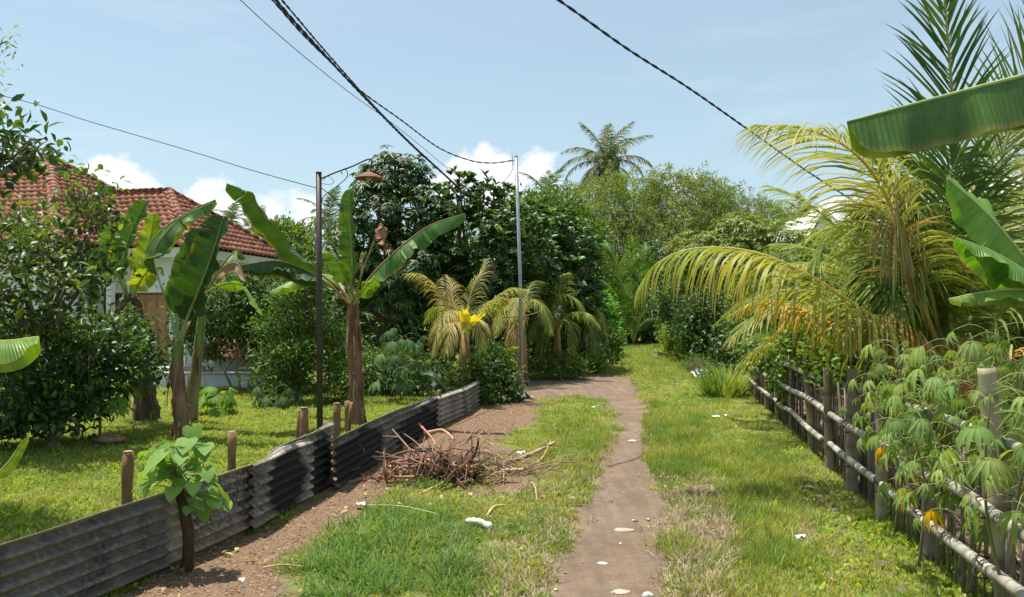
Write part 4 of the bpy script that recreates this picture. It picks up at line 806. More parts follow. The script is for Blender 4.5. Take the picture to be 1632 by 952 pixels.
# ------------------------------------------------------------------ broadleaf trees
def crown_pts(blobs, n, seed, shell=.62):
    B = np.array(blobs, float); wgt = B[:, 3] * B[:, 5] + B[:, 3] * B[:, 4]; r_ = np.random.default_rng(seed)
    k = r_.choice(len(B), n * 2, p=wgt / wgt.sum()); d = nz(r_.normal(size=(n * 2, 3)))
    rad = shell + (1.04 - shell) * r_.random(n * 2) ** .7
    lump = vn(d[:, 0] * 3.1 + k * 7.3, d[:, 2] * 3.1 + d[:, 1] * 2, seed); rad = rad * (.72 + .5 * lump)
    p = B[k, :3] + d * B[k, 3:6] * rad[:, None]
    keep = np.ones(n * 2, bool)
    for q in B: keep &= ~((((p - q[:3]) / q[3:6]) ** 2).sum(1) < .3)
    p = p[keep][:n]; d = d[keep][:n]
    ok = p[:, 2] > .05; return p[ok], d[ok]
def tree(name, label, cat, base, blobs, n, k, ll, lw, cols, mat=M_leaf, trunk_r=.15, fork=.35, spread=.9, dr_=.1, up=.2, tm='lo', seed=0, group=None, shell=.62, trunk_col=(.2, .16, .12), young=None, stems=1, whorl=False, csz=.22):
    st = rnd.getstate(); rnd.seed(seed + 100); r_ = np.random.default_rng(seed)
    base = Vector(base); base.z = gz(base.x, base.y) if base.z > -.5 else base.z; t = thing(name, label, cat, base, group)
    pc, dc = crown_pts(blobs, n, seed, shell)
    a = Acc(); B = np.array(blobs); top = B[np.argmax(B[:, 2]), :3]; ctr = (B[:, :3] * B[:, 3:4]).sum(0) / B[:, 3].sum()
    f0 = np.array(tuple(base)); fk = f0 + (ctr - f0) * fork
    for s_ in range(stems):
        o_ = np.array([rnd.uniform(-.15, .15), rnd.uniform(-.15, .15), 0]) * (stems > 1)
        a.tube(catmull([f0 + o_ - np.array([0, 0, .15]), (f0 + fk) / 2 + o_ * 2 + r_.normal(0, .05, 3), fk + o_ * 3, (fk + top) / 2 + r_.normal(0, .1, 3), top], 18), trunk_r / math.sqrt(stems) * (1.15 - np.linspace(0, 1, 18)), 9, np.array([jit(trunk_col, .15) for _ in range(18)]), wob=.1)
    for q in B:
        e = q[:3]; m_ = (fk + e) / 2 + r_.normal(0, .08, 3) * q[3]; ln = np.linalg.norm(e - fk)
        a.tube(catmull([fk, m_, e, e + nz((e - fk)[None])[0] * q[3] * .5], 9), trunk_r * .5 * (1 - .85 * np.linspace(0, 1, 9)) + .006, 6, np.array([jit(trunk_col, .15) for _ in range(9)]))
    tw = min(len(pc), 260)
    for i in r_.choice(len(pc), tw, replace=False):
        j = np.argmin(((B[:, :3] - pc[i]) ** 2).sum(1)); e = B[j, :3] * .6 + pc[i] * .4 * 1 + (fk - B[j, :3]) * .1
        a.tube([e, (e + pc[i]) / 2 + r_.normal(0, .04, 3), pc[i]], [trunk_r * .1 + .006, trunk_r * .06 + .004, .003], 4, jit(trunk_col, .2), cap=False)
    a.build('trunk', M_bark, t)
    P_ = np.repeat(pc, k, 0); D0 = np.repeat(dc, k, 0); m = len(P_)
    if whorl:
        ax = nz(dc * .6 + np.array([0, 0, .8])); ax = np.repeat(ax, k, 0); rr = r_.normal(size=(m, 3)); rr = nz(rr - ax * (rr * ax).sum(1, keepdims=True))
        D = nz(rr + ax * up + np.array([0, 0, -dr_])); P_ = P_ - ax * ll * .25 * r_.random((m, 1)) ; nm = nz(ax + rr * .1)
    else:
        P_ = P_ + r_.normal(0, csz * .5, (m, 3)) * 1.0; D = nz(D0 * .5 + r_.normal(0, spread, (m, 3)) * .7 + np.array([0, 0, up - dr_])); nm = nz(r_.normal(0, .45, (m, 3)) + D0 * .5 + np.array([0, 0, .9]))
    cl_ = np.array(cols)[r_.integers(0, len(cols), m)]; g_ = np.repeat(1 + r_.normal(0, .16, len(pc)), k)[:, None]; cl_ = cl_ * np.clip(g_, .6, 1.5) * (1 + r_.normal(0, .12, (m, 1)))
    if young is not None:
        y_ = np.repeat((r_.random(len(pc)) < .16) & (dc[:, 2] > -.1), k)[:, None]; cl_ = np.where(y_, np.array(young) * (1 + r_.normal(0, .1, (m, 1))), cl_)
    b = Acc(); b.leaves(P_, D, nm, ll * (.65 + .6 * r_.random(m)), lw * (.7 + .5 * r_.random(m)), np.clip(cl_, .005, 1), tm); b.build('crown', mat, t)
    rnd.setstate(st); return t
def blobs_px(l):
    """(px, py, Y, radius px horizontally, radius px vertically, depth radius m)"""
    o_ = []
    for px, py, Y, rx, rz, ry in l:
        c = P(px, py, Y); o_.append((c.x, c.y, c.z, rx / F * Y, ry, rz / F * Y))
    return o_
DARK = [(.035, .08, .018), (.055, .115, .022), (.085, .15, .03), (.04, .085, .025)]
MIDG = [(.07, .14, .025), (.1, .18, .03), (.13, .21, .035), (.06, .12, .022)]
BRI = [(.13, .22, .03), (.18, .27, .04), (.23, .31, .045), (.1, .17, .028)]
tree('mango_tree', 'tall dark glossy mango tree rising behind the lamp shade and centre banana plant', 'tree', P(640, 610, 21), blobs_px([(630, 280, 21, 62, 42, 1.0), (600, 330, 20.6, 60, 60, 1.2), (665, 340, 21, 65, 60, 1.2), (635, 270, 21, 34, 28, .6), (600, 290, 21, 38, 30, .7),
     (575, 400, 21, 60, 70, 1.2), (640, 420, 20.4, 75, 80, 1.4), (620, 500, 20.5, 80, 80, 1.4), (700, 440, 21, 60, 80, 1.2), (560, 480, 20.6, 50, 70, 1.2), (690, 530, 20.8, 70, 60, 1.2)]), 2100, 11, .22, .055, DARK, M_gloss, .22, whorl=True, up=.1, dr_=.35, seed=1, young=(.07, .13, .02), tm='hi')
tree('jackfruit_tree', 'jackfruit tree with upright shoots of dark green leaves left of the grey steel pole', 'tree', P(745, 605, 22), blobs_px([(735, 320, 22, 38, 45, .8), (770, 325, 22, 30, 45, .8), (700, 345, 22, 34, 42, .8), (802, 335, 22, 30, 48, .8), (745, 390, 21.6, 80, 60, 1.3), (790, 420, 21.4, 60, 80, 1.3), (720, 470, 21.5, 60, 70, 1.3), (790, 500, 21.5, 60, 60, 1.2), (840, 400, 22, 50, 70, 1.3), (840, 480, 22, 50, 60, 1.3)]),
     1900, 9, .2, .085, DARK + [(.06, .14, .02)], M_gloss, .2, whorl=True, up=.9, dr_=0, seed=2, young=(.1, .2, .02), tm='hi')
tree('jackfruit_tree', 'dense dark round crowned tree just right of the grey steel pole', 'tree', P(885, 600, 25), blobs_px([(870, 370, 25, 55, 45, 1.2), (905, 390, 25, 50, 55, 1.2), (860, 420, 24.5, 60, 60, 1.4), (915, 450, 24.6, 45, 60, 1.2), (880, 500, 25, 70, 60, 1.4), (845, 350, 25, 32, 32, .8), (930, 430, 25, 25, 40, .8), (850, 540, 25, 50, 50, 1), (935, 500, 26, 40, 60, 1.2)]),
     1900, 9, .2, .075, DARK + [(.06, .15, .02)], M_gloss, .2, whorl=True, up=.7, dr_=.1, seed=3, young=(.11, .24, .02), tm='hi')
# left garden
tree('guava_tree', 'sprawling dark leaved tree filling the left edge in front of the white house wall', 'tree', P(30, 690, 11.2), blobs_px([(30, 350, 10, 36, 34, .6), (135, 305, 10, 40, 26, .5), (20, 400, 9.6, 36, 40, .7), (90, 395, 9.6, 50, 30, .7), (150, 350, 10, 36, 30, .5), (20, 480, 9.6, 32, 35, .6), (110, 450, 9.4, 50, 35, .6), (160, 420, 10, 26, 24, .4), (60, 520, 9.6, 46, 24, .6)]),
     280, 8, .125, .062, [(.045, .09, .022), (.07, .13, .03), (.11, .18, .035), (.06, .065, .035), (.2, .28, .04)], M_gloss, .06, spread=1, up=.15, dr_=.1, seed=4, young=(.17, .26, .03), tm='hi', csz=.25, fork=.55)
tree('guava_tree', 'low dark bush under the leaning tree at the left edge of the lawn', 'bush', P(90, 700, 10.2), blobs_px([(70, 590, 10.4, 75, 60, .8), (20, 620, 10, 60, 60, .8), (150, 560, 10.6, 60, 45, .7), (110, 640, 10.4, 60, 45, .7), (200, 580, 11.5, 50, 50, .7), (40, 670, 10.3, 50, 28, .6), (190, 530, 11.6, 40, 22, .5)]),
     760, 9, .115, .06, [(.03, .07, .02), (.05, .1, .02), (.08, .15, .035)], M_gloss, .07, spread=1, up=.15, seed=5, tm='hi', csz=.25, young=(.12, .22, .04))
tree('leafy_branch_tree', 'near tree off the left edge showing only a few leaf sprays above the tiled roof', 'tree', (-6.4, 6.5, 0), blobs_px([(-10, 235, 6.6, 45, 32, .3), (45, 242, 6.6, 26, 16, .2), (-110, 280, 6.6, 90, 60, .6), (-140, 180, 6.4, 90, 70, .6)]), 200, 9, .13, .055, [(.09, .17, .03), (.06, .12, .03), (.04, .07, .03)], M_gloss, .08, seed=6, tm='hi', csz=.2, fork=.7)
tree('feather_leaf_tree', 'feathery leaved tree off the left edge, one leaf spray showing against the sky', 'tree', (-7.2, 7.2, 0), blobs_px([(-14, 72, 7.2, 26, 22, .2), (-90, 70, 7.2, 70, 60, .5), (-8, 150, 7.2, 14, 16, .15)]), 90, 9, .07, .022, BRI, M_soft, .07, seed=7, csz=.16, fork=.8)
def shrub(px, pyb, Y, bl, n, k, ll, lw, cols, label, seed, mat=M_leaf, **kw): return tree(kw.pop('name', 'shrub'), label, kw.pop('cat', 'bush'), P(px, pyb, Y), blobs_px(bl), n, k, ll, lw, cols, mat, kw.pop('tr', .05), seed=seed, **kw)
shrub(385, 635, 17.5, [(360, 480, 18, 60, 40, .8), (430, 470, 18, 60, 42, .8), (330, 530, 18.3, 30, 40, .5), (400, 525, 18.4, 60, 30, .7), (470, 520, 18, 50, 60, .8), (450, 590, 17, 45, 40, .7), (300, 490, 18.5, 30, 50, .5)], 1100, 10, .15, .055, DARK + MIDG, 'dark coffee bushes with drooping leaves hiding the low white coop', 10, tm='hi', dr_=.4, name='coffee_bush', stems=3)
shrub(470, 640, 15.2, [(465, 470, 15.3, 42, 16, .5), (450, 520, 15.3, 50, 15, .5), (475, 560, 15, 45, 15, .5), (500, 440, 15.5, 35, 16, .4), (450, 600, 15, 45, 14, .4), (530, 560, 15.5, 35, 50, .5), (535, 620, 15, 40, 25, .5), (480, 500, 15.8, 40, 60, .4)], 800, 10, .12, .04, MIDG + MIDG + [(.13, .23, .04)] + DARK, 'lighter green shrub with layered feathery branches behind the lamp pole', 11, M_soft, dr_=.1, up=.1, shell=.3)
shrub(410, 400, 30, [(410, 415, 32, 60, 45, 1.5), (450, 390, 33, 50, 40, 1.5), (390, 450, 31, 50, 50, 1.2), (480, 420, 32, 50, 60, 1.2)], 900, 9, .26, .1, BRI + MIDG, 'bright leafed tree standing behind the right end of the tiled roof', 12, name='garden_tree', cat='tree', tr=.15)
shrub(600, 640, 17, [(600, 600, 17, 45, 35, .6), (560, 590, 18, 40, 50, .6), (640, 620, 17, 45, 30, .6), (690, 610, 17, 50, 40, .6)], 600, 9, .14, .05, DARK + MIDG, 'low bushes in the shade behind the centre banana trunk', 13, tm='hi')
shrub(785, 655, 15.2, [(765, 610, 15.4, 30, 40, .4), (800, 620, 15.8, 30, 34, .4), (780, 580, 16, 28, 30, .4), (775, 645, 15.0, 22, 18, .3)], 420, 8, .12, .06, MIDG + DARK, 'leafy bush at the far end of the corrugated fence', 14, tm='hi', young=(.14, .22, .08))
shrub(870, 600, 24, [(850, 580, 24, 50, 35, .8), (910, 580, 25, 50, 35, .8), (960, 560, 28, 30, 45, .8)], 500, 9, .2, .08, DARK + MIDG, 'shaded undergrowth beneath the palms by the dirt turning', 15)
shrub(890, 600, 21.5, [(870, 590, 21.5, 26, 20, .5), (905, 588, 22, 30, 22, .5), (938, 580, 24, 26, 22, .5)], 320, 9, .13, .05, MIDG + BRI, 'low leafy shrubs at the foot of the palms along the dirt turning', 17, tm='hi')
shrub(960, 560, 33, [(950, 510, 33, 30, 35, 1), (965, 540, 33, 26, 26, .8), (940, 480, 34, 26, 30, .8)], 500, 9, .25, .11, [(.1, .24, .03), (.13, .3, .04)], 'bright green leafy bush beside the dark upright palm', 16, M_soft)
# far feathery bamboo groves
def bamboo_clump(label, bl, base, n, seed, cols):
    st = rnd.getstate(); rnd.seed(seed); r_ = np.random.default_rng(seed); t = thing('bamboo_grove', label, 'bamboo', base)
    pc, dc = crown_pts(blobs_px(bl), n, seed, .35); a = Acc(); b_ = np.array(tuple(base))
    for i in r_.choice(len(pc), 46, replace=False):
        e = pc[i]; g_ = b_ + np.array([r_.normal(0, 1.5), r_.normal(0, .8), 0]); m_ = np.array([g_[0] * .6 + e[0] * .4, g_[1] * .6 + e[1] * .4, e[2] * .75])
        a.tube(catmull([g_, m_, e], 12), np.linspace(.05, .012, 12), 5, jit((.16, .2, .06), .2))
    a.build('culms', M_bamboo, t)
    k = 26; P_ = np.repeat(pc, k, 0); m = len(P_); ax = nz(dc * np.array([1, 1, .4]) + r_.normal(0, .4, dc.shape) + np.array([0, 0, -.1])); u = r_.random((m, 1)); P_ = P_ + np.repeat(ax, k, 0) * u * 1.4 + np.array([0, 0, -1.]) * u ** 2 * .7 + r_.normal(0, .09, (m, 3))
    D = nz(np.repeat(ax, k, 0) * .7 + r_.normal(0, .6, (m, 3)) + np.array([0, 0, -.45])); cl_ = np.array(cols)[r_.integers(0, len(cols), m)] * np.repeat(np.clip(1 + r_.normal(0, .2, len(pc)), .5, 1.6), k)[:, None]
    b = Acc(); b.leaves(P_, D, nz(r_.normal(0, .5, (m, 3)) + np.array([0, -.3, .8])), .26 * (.6 + .7 * r_.random(m)), .06, cl_); b.build('crown', M_soft, t); rnd.setstate(st)
BAM = [(.15, .21, .045), (.2, .26, .055), (.11, .16, .03), (.24, .29, .08)]
bamboo_clump('tall feathery bamboo grove left of centre under the tallest coconut palm', [(960, 330, 55, 60, 42, 3), (930, 370, 54, 60, 60, 3), (1000, 320, 55, 60, 45, 3), (1000, 400, 53, 60, 70, 3), (940, 440, 53, 50, 50, 2.5), (1010, 300, 55, 40, 22, 1.5)], P(985, 548, 53), 1500, 31, BAM)
bamboo_clump('tall feathery bamboo grove with wispy tops in the middle distance', [(1080, 320, 56, 62, 45, 3), (1120, 350, 56, 60, 55, 3), (1060, 380, 54, 55, 60, 3), (1090, 430, 53, 70, 60, 3), (1125, 310, 57, 40, 24, 1.2), (1070, 290, 56, 40, 18, 1)], P(1080, 548, 55), 1500, 32, BAM)
bamboo_clump('bamboo grove sloping down towards the right behind the mango hedge', [(1180, 350, 57, 60, 38, 3), (1225, 360, 57, 50, 36, 3), (1170, 400, 55, 70, 55, 3), (1240, 400, 55, 50, 50, 3), (1150, 310, 57, 30, 18, 1)], P(1190, 548, 56), 1200, 33, BAM)
tree('far_tree', 'dense green tree mass behind the jackfruit trees and grey pole', 'tree', P(860, 560, 48), blobs_px([(850, 350, 48, 60, 40, 2), (900, 380, 48, 60, 60, 2), (890, 330, 50, 40, 25, 1.5), (840, 420, 47, 60, 80, 2.5)]), 1100, 10, .36, .14, MIDG, M_leaf, .3, seed=34, csz=.5)
tree('far_tree', 'shaded dark trees closing the far end of the grassy track', 'tree', P(1030, 552, 50), blobs_px([(1000, 490, 50, 70, 60, 3), (1060, 480, 50, 60, 70, 3), (950, 500, 49, 50, 55, 3), (1110, 490, 50, 50, 60, 3)]), 1400, 10, .34, .13, DARK + MIDG, M_leaf, .3, seed=35, csz=.5)
# right hand hedge
HB = [(.13, .19, .03), (.18, .24, .04), (.22, .27, .045), (.08, .13, .022)]
tree('mango_tree', 'broad yellow green mango tree above the hedge behind the golden palm frond', 'tree', P(1190, 575, 30), blobs_px([(1120, 400, 31, 60, 35, 1.5), (1180, 375, 31, 60, 35, 1.5), (1240, 385, 30, 55, 35, 1.5), (1170, 430, 30, 80, 50, 2), (1250, 430, 29, 60, 50, 2), (1290, 400, 28, 40, 35, 1.2), (1110, 450, 31, 40, 45, 1.5)]), 1700, 10, .24, .07, HB, M_leaf, .22, whorl=True, up=.1, dr_=.3, seed=41, young=(.24, .27, .05), tm='hi')
shrub(1140, 575, 27, [(1120, 510, 27, 45, 45, 1.2), (1160, 500, 26, 45, 45, 1.2), (1135, 545, 26, 45, 30, 1), (1080, 480, 30, 35, 40, 1), (1175, 545, 24, 35, 35, .8)], 1000, 9, .19, .075, DARK, 'dark glossy bush beside the grassy track before the fence starts', 42, M_gloss, tm='hi')
shrub(1085, 575, 32, [(1078, 500, 33, 26, 50, .8), (1085, 540, 32, 28, 32, .8), (1110, 560, 30, 30, 22, .7)], 500, 9, .2, .07, BRI, 'light green climbing shrub hanging at the far left end of the hedge', 43, M_soft)
shrub(1250, 600, 17.5, [(1210, 500, 20, 45, 55, 1), (1260, 500, 18, 50, 55, 1), (1230, 450, 22, 60, 45, 1.2), (1310, 480, 16, 50, 60, 1), (1300, 540, 14, 40, 40, .8), (1215, 555, 19, 30, 30, .7)], 1250, 9, .15, .06, HB + MIDG, 'thick mixed green hedge behind the far half of the bamboo fence', 44, tm='hi')
shrub(1248, 625, 13.6, [(1240, 572, 13.4, 32, 24, .35), (1258, 600, 12.1, 20, 34, .25), (1215, 560, 15.5, 30, 16, .3), (1325, 575, 9.6, 26, 26, .3), (1285, 548, 11, 40, 16, .4), (1352, 575, 8.6, 30, 24, .3)], 560, 8, .1, .075, MIDG + BRI, 'heart leaved creeper hanging over the top of the bamboo fence', 45, tm='hi', name='creeper', cat='creeper')
shrub(1400, 600, 12.5, [(1360, 560, 13, 60, 60, 1), (1430, 580, 12.5, 60, 60, 1), (1500, 560, 12, 60, 70, 1), (1580, 560, 12, 60, 80, 1), (1660, 540, 12, 60, 100, 1), (1450, 640, 11, 60, 45, .8), (1560, 650, 10, 60, 45, .8)], 1500, 9, .15, .055, DARK + MIDG, 'dark shaded shrubs in the garden beyond the bamboo fence', 46, tm='hi')
shrub(1640, 420, 16, [(1560, 420, 17, 60, 60, 1), (1640, 400, 17, 70, 80, 1), (1480, 450, 17, 60, 60, 1), (1700, 480, 16, 80, 90, 1), (1400, 500, 17, 60, 50, 1)], 1300, 9, .2, .06, MIDG + HB, 'green tree behind the coconut palms at the right edge', 47, tm='hi', name='garden_tree', cat='tree', tr=.12)
shrub(1120, 610, 21, [(1115, 585, 24, 26, 16, .5), (1135, 600, 20, 24, 16, .4), (1110, 612, 21, 24, 8, .35)], 300, 8, .09, .03, [(.1, .17, .05), (.14, .22, .06), (.07, .12, .04)], 'low grey green weeds around the discarded blue plastic', 48, M_soft)
# far and side fillers so that the view is closed from a step aside too
for i, (px, Y, hgt, wdt, lb) in enumerate([(560, 42, 90, 120, 'green trees far behind the mango tree'), (300, 45, 100, 160, 'trees far behind the tiled house'), (700, 45, 120, 120, 'trees behind the jackfruit trees'), (1350, 45, 110, 140, 'trees far beyond the hedge on the right'), (1560, 40, 100, 160, 'trees far behind the palms on the right'), (60, 48, 60, 160, 'trees far behind the left side of the house')]):
    tree('far_tree', lb, 'tree', P(px, 560, Y), blobs_px([(px - wdt * .5, 540 - hgt * .6, Y, wdt * .45, hgt * .7, 2.5), (px + wdt * .4, 540 - hgt * .7, Y + 1, wdt * .5, hgt * .7, 2.5), (px, 540 - hgt, Y, wdt * .45, hgt * .6, 2.5), (px - wdt * .3, 530, Y - 1, wdt * .5, hgt * .5, 2), (px + wdt * .4, 530, Y - 1, wdt * .5, hgt * .5, 2)]), 800, 9, .38, .16, MIDG + BRI, M_leaf, .3, seed=60 + i, csz=.5)
# ------------------------------------------------------------------ cassava, papaya and heart leaved sprout: each leaf is its own part
def palm_leaf_mesh(nl, ln, wd, col, sag=.6, name='leaf'):
    a = Acc(); 
    for i in range(nl):
        an = (i - (nl - 1) / 2) * (2.0 / nl) * 1.45; l_ = ln * (1 - .28 * abs(i - (nl - 1) / 2) / (nl / 2)); V = []
        for q, w_ in ((0, .12), (.3, .6), (.6, 1), (.85, .55), (1, .03)):
            r_ = l_ * q; z = -sag * ln * q * q * .9; c_ = np.array([math.sin(an) * r_ * (1 - .15 * q), math.cos(an) * r_ * (1 - .15 * q), z]); s_ = np.array([math.cos(an), -math.sin(an), 0])
            V += [c_ - s_ * wd * w_ / 2 + np.array([0, 0, .012 * w_]), c_ , c_ + s_ * wd * w_ / 2 + np.array([0, 0, .012 * w_])]
        Q = [(3 * q + z, 3 * q + z + 1, 3 * q + z + 4, 3 * q + z + 3) for q in range(4) for z in (0, 1)]; a.add(V, np.array(Q), jit(col, .08))
    me = a.mesh(name); me.materials.append(M_soft); return me
def put(me, name, M, parent):
    o_ = bpy.data.objects.new(name, me); sc.collection.objects.link(o_); o_.parent = parent; o_.matrix_parent_inverse = wm(parent).inverted(); o_.matrix_basis = M; return o_
def aim(p, az, pitch, s):
    """matrix: local +Y points to azimuth az and pitched by pitch"""
    return Matrix.Translation(p) @ Matrix.Rotation(-az, 4, 'Z') @ Matrix.Rotation(pitch, 4, 'X') @ Matrix.Scale(s, 4)
CM = [palm_leaf_mesh(n_, .13, .026, c_, sg_) for n_, c_, sg_ in ((7, (.17, .27, .07), .7), (7, (.24, .33, .11), .9), (5, (.14, .24, .07), .6), (5, (.22, .32, .08), .9), (6, (.28, .35, .1), .75))]
CMY = palm_leaf_mesh(5, .12, .034, (.75, .48, .02), 1.3)
def cassava(name, label, base, top, n, spread, scale=1.0, yel=0, cat='cassava plant', ms=CM, seed=0, low=.35, group=None, stemr=.012, stems=1, stc=(.17, .15, .08)):
    st = rnd.getstate(); rnd.seed(seed); base = Vector(base); top = Vector(top); t = thing(name, label, cat, base, group)
    a = Acc(); lf = []; tops = [top + Vector((rnd.uniform(-.25, .25), rnd.uniform(-.2, .2), rnd.uniform(-.2, .1))) if q else top for q in range(stems)]
    for tp in tops: a.tube(catmull([base - Vector((0, 0, .05)), (base + tp) / 2 + Vector((rnd.uniform(-.09, .09), rnd.uniform(-.05, .05), 0)), tp - Vector((0, 0, .06))], 10), np.linspace(stemr, stemr * .35, 10), 7, stc)
    for i in range(n):
        tp = tops[i % stems]; f = low + (1 - low) * (i / n) ** .8; p = base + (tp - base) * f; az = i * 2.4 + rnd.uniform(-.4, .4); ln = spread * rnd.uniform(.6, 1.1); el = rnd.uniform(-.1, .6)
        m_ = p + Vector((math.sin(az) * ln * .55, math.cos(az) * ln * .55, ln * .5 * math.sin(el + .3))); e = p + Vector((math.sin(az) * ln, math.cos(az) * ln, ln * math.sin(el) * .6 - ln * .1))
        a.tube(catmull([p, m_, e], 7), .0022, 4, (.3, .3, .12)); lf.append((e, az))
    a.build('stem', M_stem, t)
    for i, (e, az) in enumerate(lf):
        me = CMY if i in range(0, yel) else rnd.choice(ms); q = put(me, 'leaf', aim(e, az + rnd.uniform(-.3, .3), rnd.uniform(-.9, -.2), scale * rnd.choice([.55, .75, .9, 1.0, 1.15, 1.35])), t)
        if me is CMY: q['label'] = 'yellow withering leaf'
    rnd.setstate(st); return t
CS = [((1622, 4.12), (1578, 610), 22, 'cassava plant leaning over the top of the thickest bamboo post'), ((1425, 6.1), (1432, 548), 20, 'cassava plant with pale hanging leaves at the left end of the leafy stretch of fence'), ((1465, 6.3), (1475, 560), 22, 'cassava plant reaching over the middle of the bamboo fence beside a yellow leaf'),
      ((1490, 5.6), (1490, 610), 26, 'cassava plant drooping through the rails of the bamboo fence'), ((1520, 5.4), (1540, 540), 26, 'tall cassava plant in front of the large palm base'), ((1570, 5.5), (1590, 520), 26, 'tall cassava plant under the pointed banana leaves'),
      ((1610, 4.9), (1625, 560), 22, 'cassava plant at the right edge behind the thick bamboo post'), ((1462, 5.2), (1450, 650), 18, 'low cassava plant hanging in front of the lower rails'), ((1540, 4.75), (1530, 700), 18, 'low cassava plant beside the thick bamboo post'), ((1372, 8.3), (1378, 590), 8, 'small cassava plant hanging below the golden palm frond')]
for i, ((px, Y), (tx, ty), n_, lb) in enumerate(CS):
    g_ = P(px, 700, Y); g_.z = 0; cassava('cassava_plant', lb, g_, P(tx, ty, Y - .05), int(n_ * 1.9), .26, .95, (0, 1, 2, 1, 1, 2, 1, 1, 1, 0)[i], seed=70 + i, stems=2, low=.45)
CM2 = [palm_leaf_mesh(7, .2, .05, c_, .35) for c_ in ((.16, .3, .04), (.2, .34, .05), (.12, .25, .03))]
g_ = P(158, 700, 10.8); g_.z = 0; cassava('papaya_sapling', 'bright green sapling with fingered leaves on a thin stem before the dark bush', g_, P(165, 575, 10.8), 26, .45, 1.2, 0, 'sapling', CM2, 81, .35, stemr=.02)
g_ = P(345, 655, 13.5); g_.z = 0; cassava('cassava_plant', 'bright low plant with fingered leaves right of the slanting banana trunk', g_, P(345, 618, 13.5), 18, .25, 1.2, 0, 'sapling', CM2, 82, .3)
CM3 = [palm_leaf_mesh(6, .24, .05, c_, .6) for c_ in ((.05, .1, .035), (.08, .14, .05), (.1, .18, .07))]
g_ = P(640, 650, 15.5); g_.z = 0; cassava('rubber_sapling', 'dark sapling with drooping whorls of leaves between the centre banana trunk and the yellow palm', g_, P(640, 530, 15.5), 40, .42, 1.15, 0, 'sapling', CM3, 83, .3, stems=3)
g_ = P(440, 650, 14.3); g_.z = 0; cassava('rubber_sapling', 'low sapling with drooping dark whorled leaves left of the lamp pole', g_, P(435, 615, 14.3), 22, .35, 1.1, 0, 'sapling', CM3, 84, .3, stems=2)
# sprouting trunk with heart shaped leaves at the corrugated fence
def heart_mesh(col):
    a = Acc(); V = [(0, 0, 0)]; 
    out_ = [(0, 0), (-.28, -.14), (-.5, .05), (-.5, .38), (-.28, .75), (0, 1.05), (.28, .75), (.5, .38), (.5, .05), (.28, -.14)]
    V = [(x_, y_, .1 * abs(x_) - .22 * y_ * y_ + .02) for x_, y_ in out_] + [(0, .35, -.02), (0, .72, -.12)]
    Fq = [(0, 1, 2, 10), (10, 2, 3), (10, 3, 4, 11), (11, 4, 5), (11, 5, 6), (10, 11, 6, 7), (10, 7, 8), (0, 10, 8, 9)]
    a.add(V, [np.array([q for q in Fq if len(q) == 4]), np.array([q for q in Fq if len(q) == 3])], col); me = a.mesh('heart_leaf'); me.materials.append(M_soft); return me
HM = [heart_mesh(c_) for c_ in ((.17, .3, .06), (.12, .24, .05), (.24, .38, .1), (.3, .44, .08))]
sp = thing('sprouting_stump', 'cut dark trunk sprouting large heart shaped leaves against the front of the corrugated fence', 'sapling', Gz(297, 905))
a = Acc(); c_ = catmull([P(297, 915, 5.2), P(300, 850, 5.2), P(287, 790, 5.22), P(275, 745, 5.25)], 16); a.tube(c_, np.linspace(.042, .028, 16), 9, (.07, .045, .03), wob=.3)
HL = [(275, 708, .1), (300, 700, .11), (262, 722, .15), (240, 748, .12), (255, 762, .1), (295, 742, .14), (312, 728, .1), (322, 712, .09), (228, 765, .09), (340, 770, .1), (318, 792, .11), (300, 800, .08), (352, 785, .085), (362, 800, .05), (310, 770, .08), (328, 805, .06), (248, 730, .08), (285, 715, .09), (305, 712, .08), (270, 745, .1), (290, 765, .07), (316, 752, .08), (335, 758, .07), (240, 772, .08)]
HL += [(rnd.gauss(280, 26), rnd.gauss(735, 20), rnd.uniform(.07, .12)) for _ in range(22)] + [(rnd.gauss(325, 16), rnd.gauss(788, 14), rnd.uniform(.05, .09)) for _ in range(12)]
for i, (x_, y_, s_) in enumerate(HL):
    e = P(x_, y_, 5.2 + rnd.uniform(-.12, .12)); o_ = P(280 if y_ < 770 else 290, 765 if y_ < 770 else 790, 5.22); a.tube([o_, (o_ + e) / 2 + Vector((0, 0, .02)), e], [.004, .003, .002], 4, (.2, .22, .07))
a.build('stem', M_bark, sp)
for i, (x_, y_, s_) in enumerate(HL):
    e = P(x_, y_, 5.2 + rnd.uniform(-.12, .12)); az = math.atan2(x_ - 285, 40 * (1 if i % 3 == 0 else -1)) + rnd.uniform(-.4, .4)
    put(HM[3] if s_ == .05 else rnd.choice(HM[:3]), 'leaf', aim(e, az, rnd.uniform(-1.0, -.25), s_ * 1.25), sp)
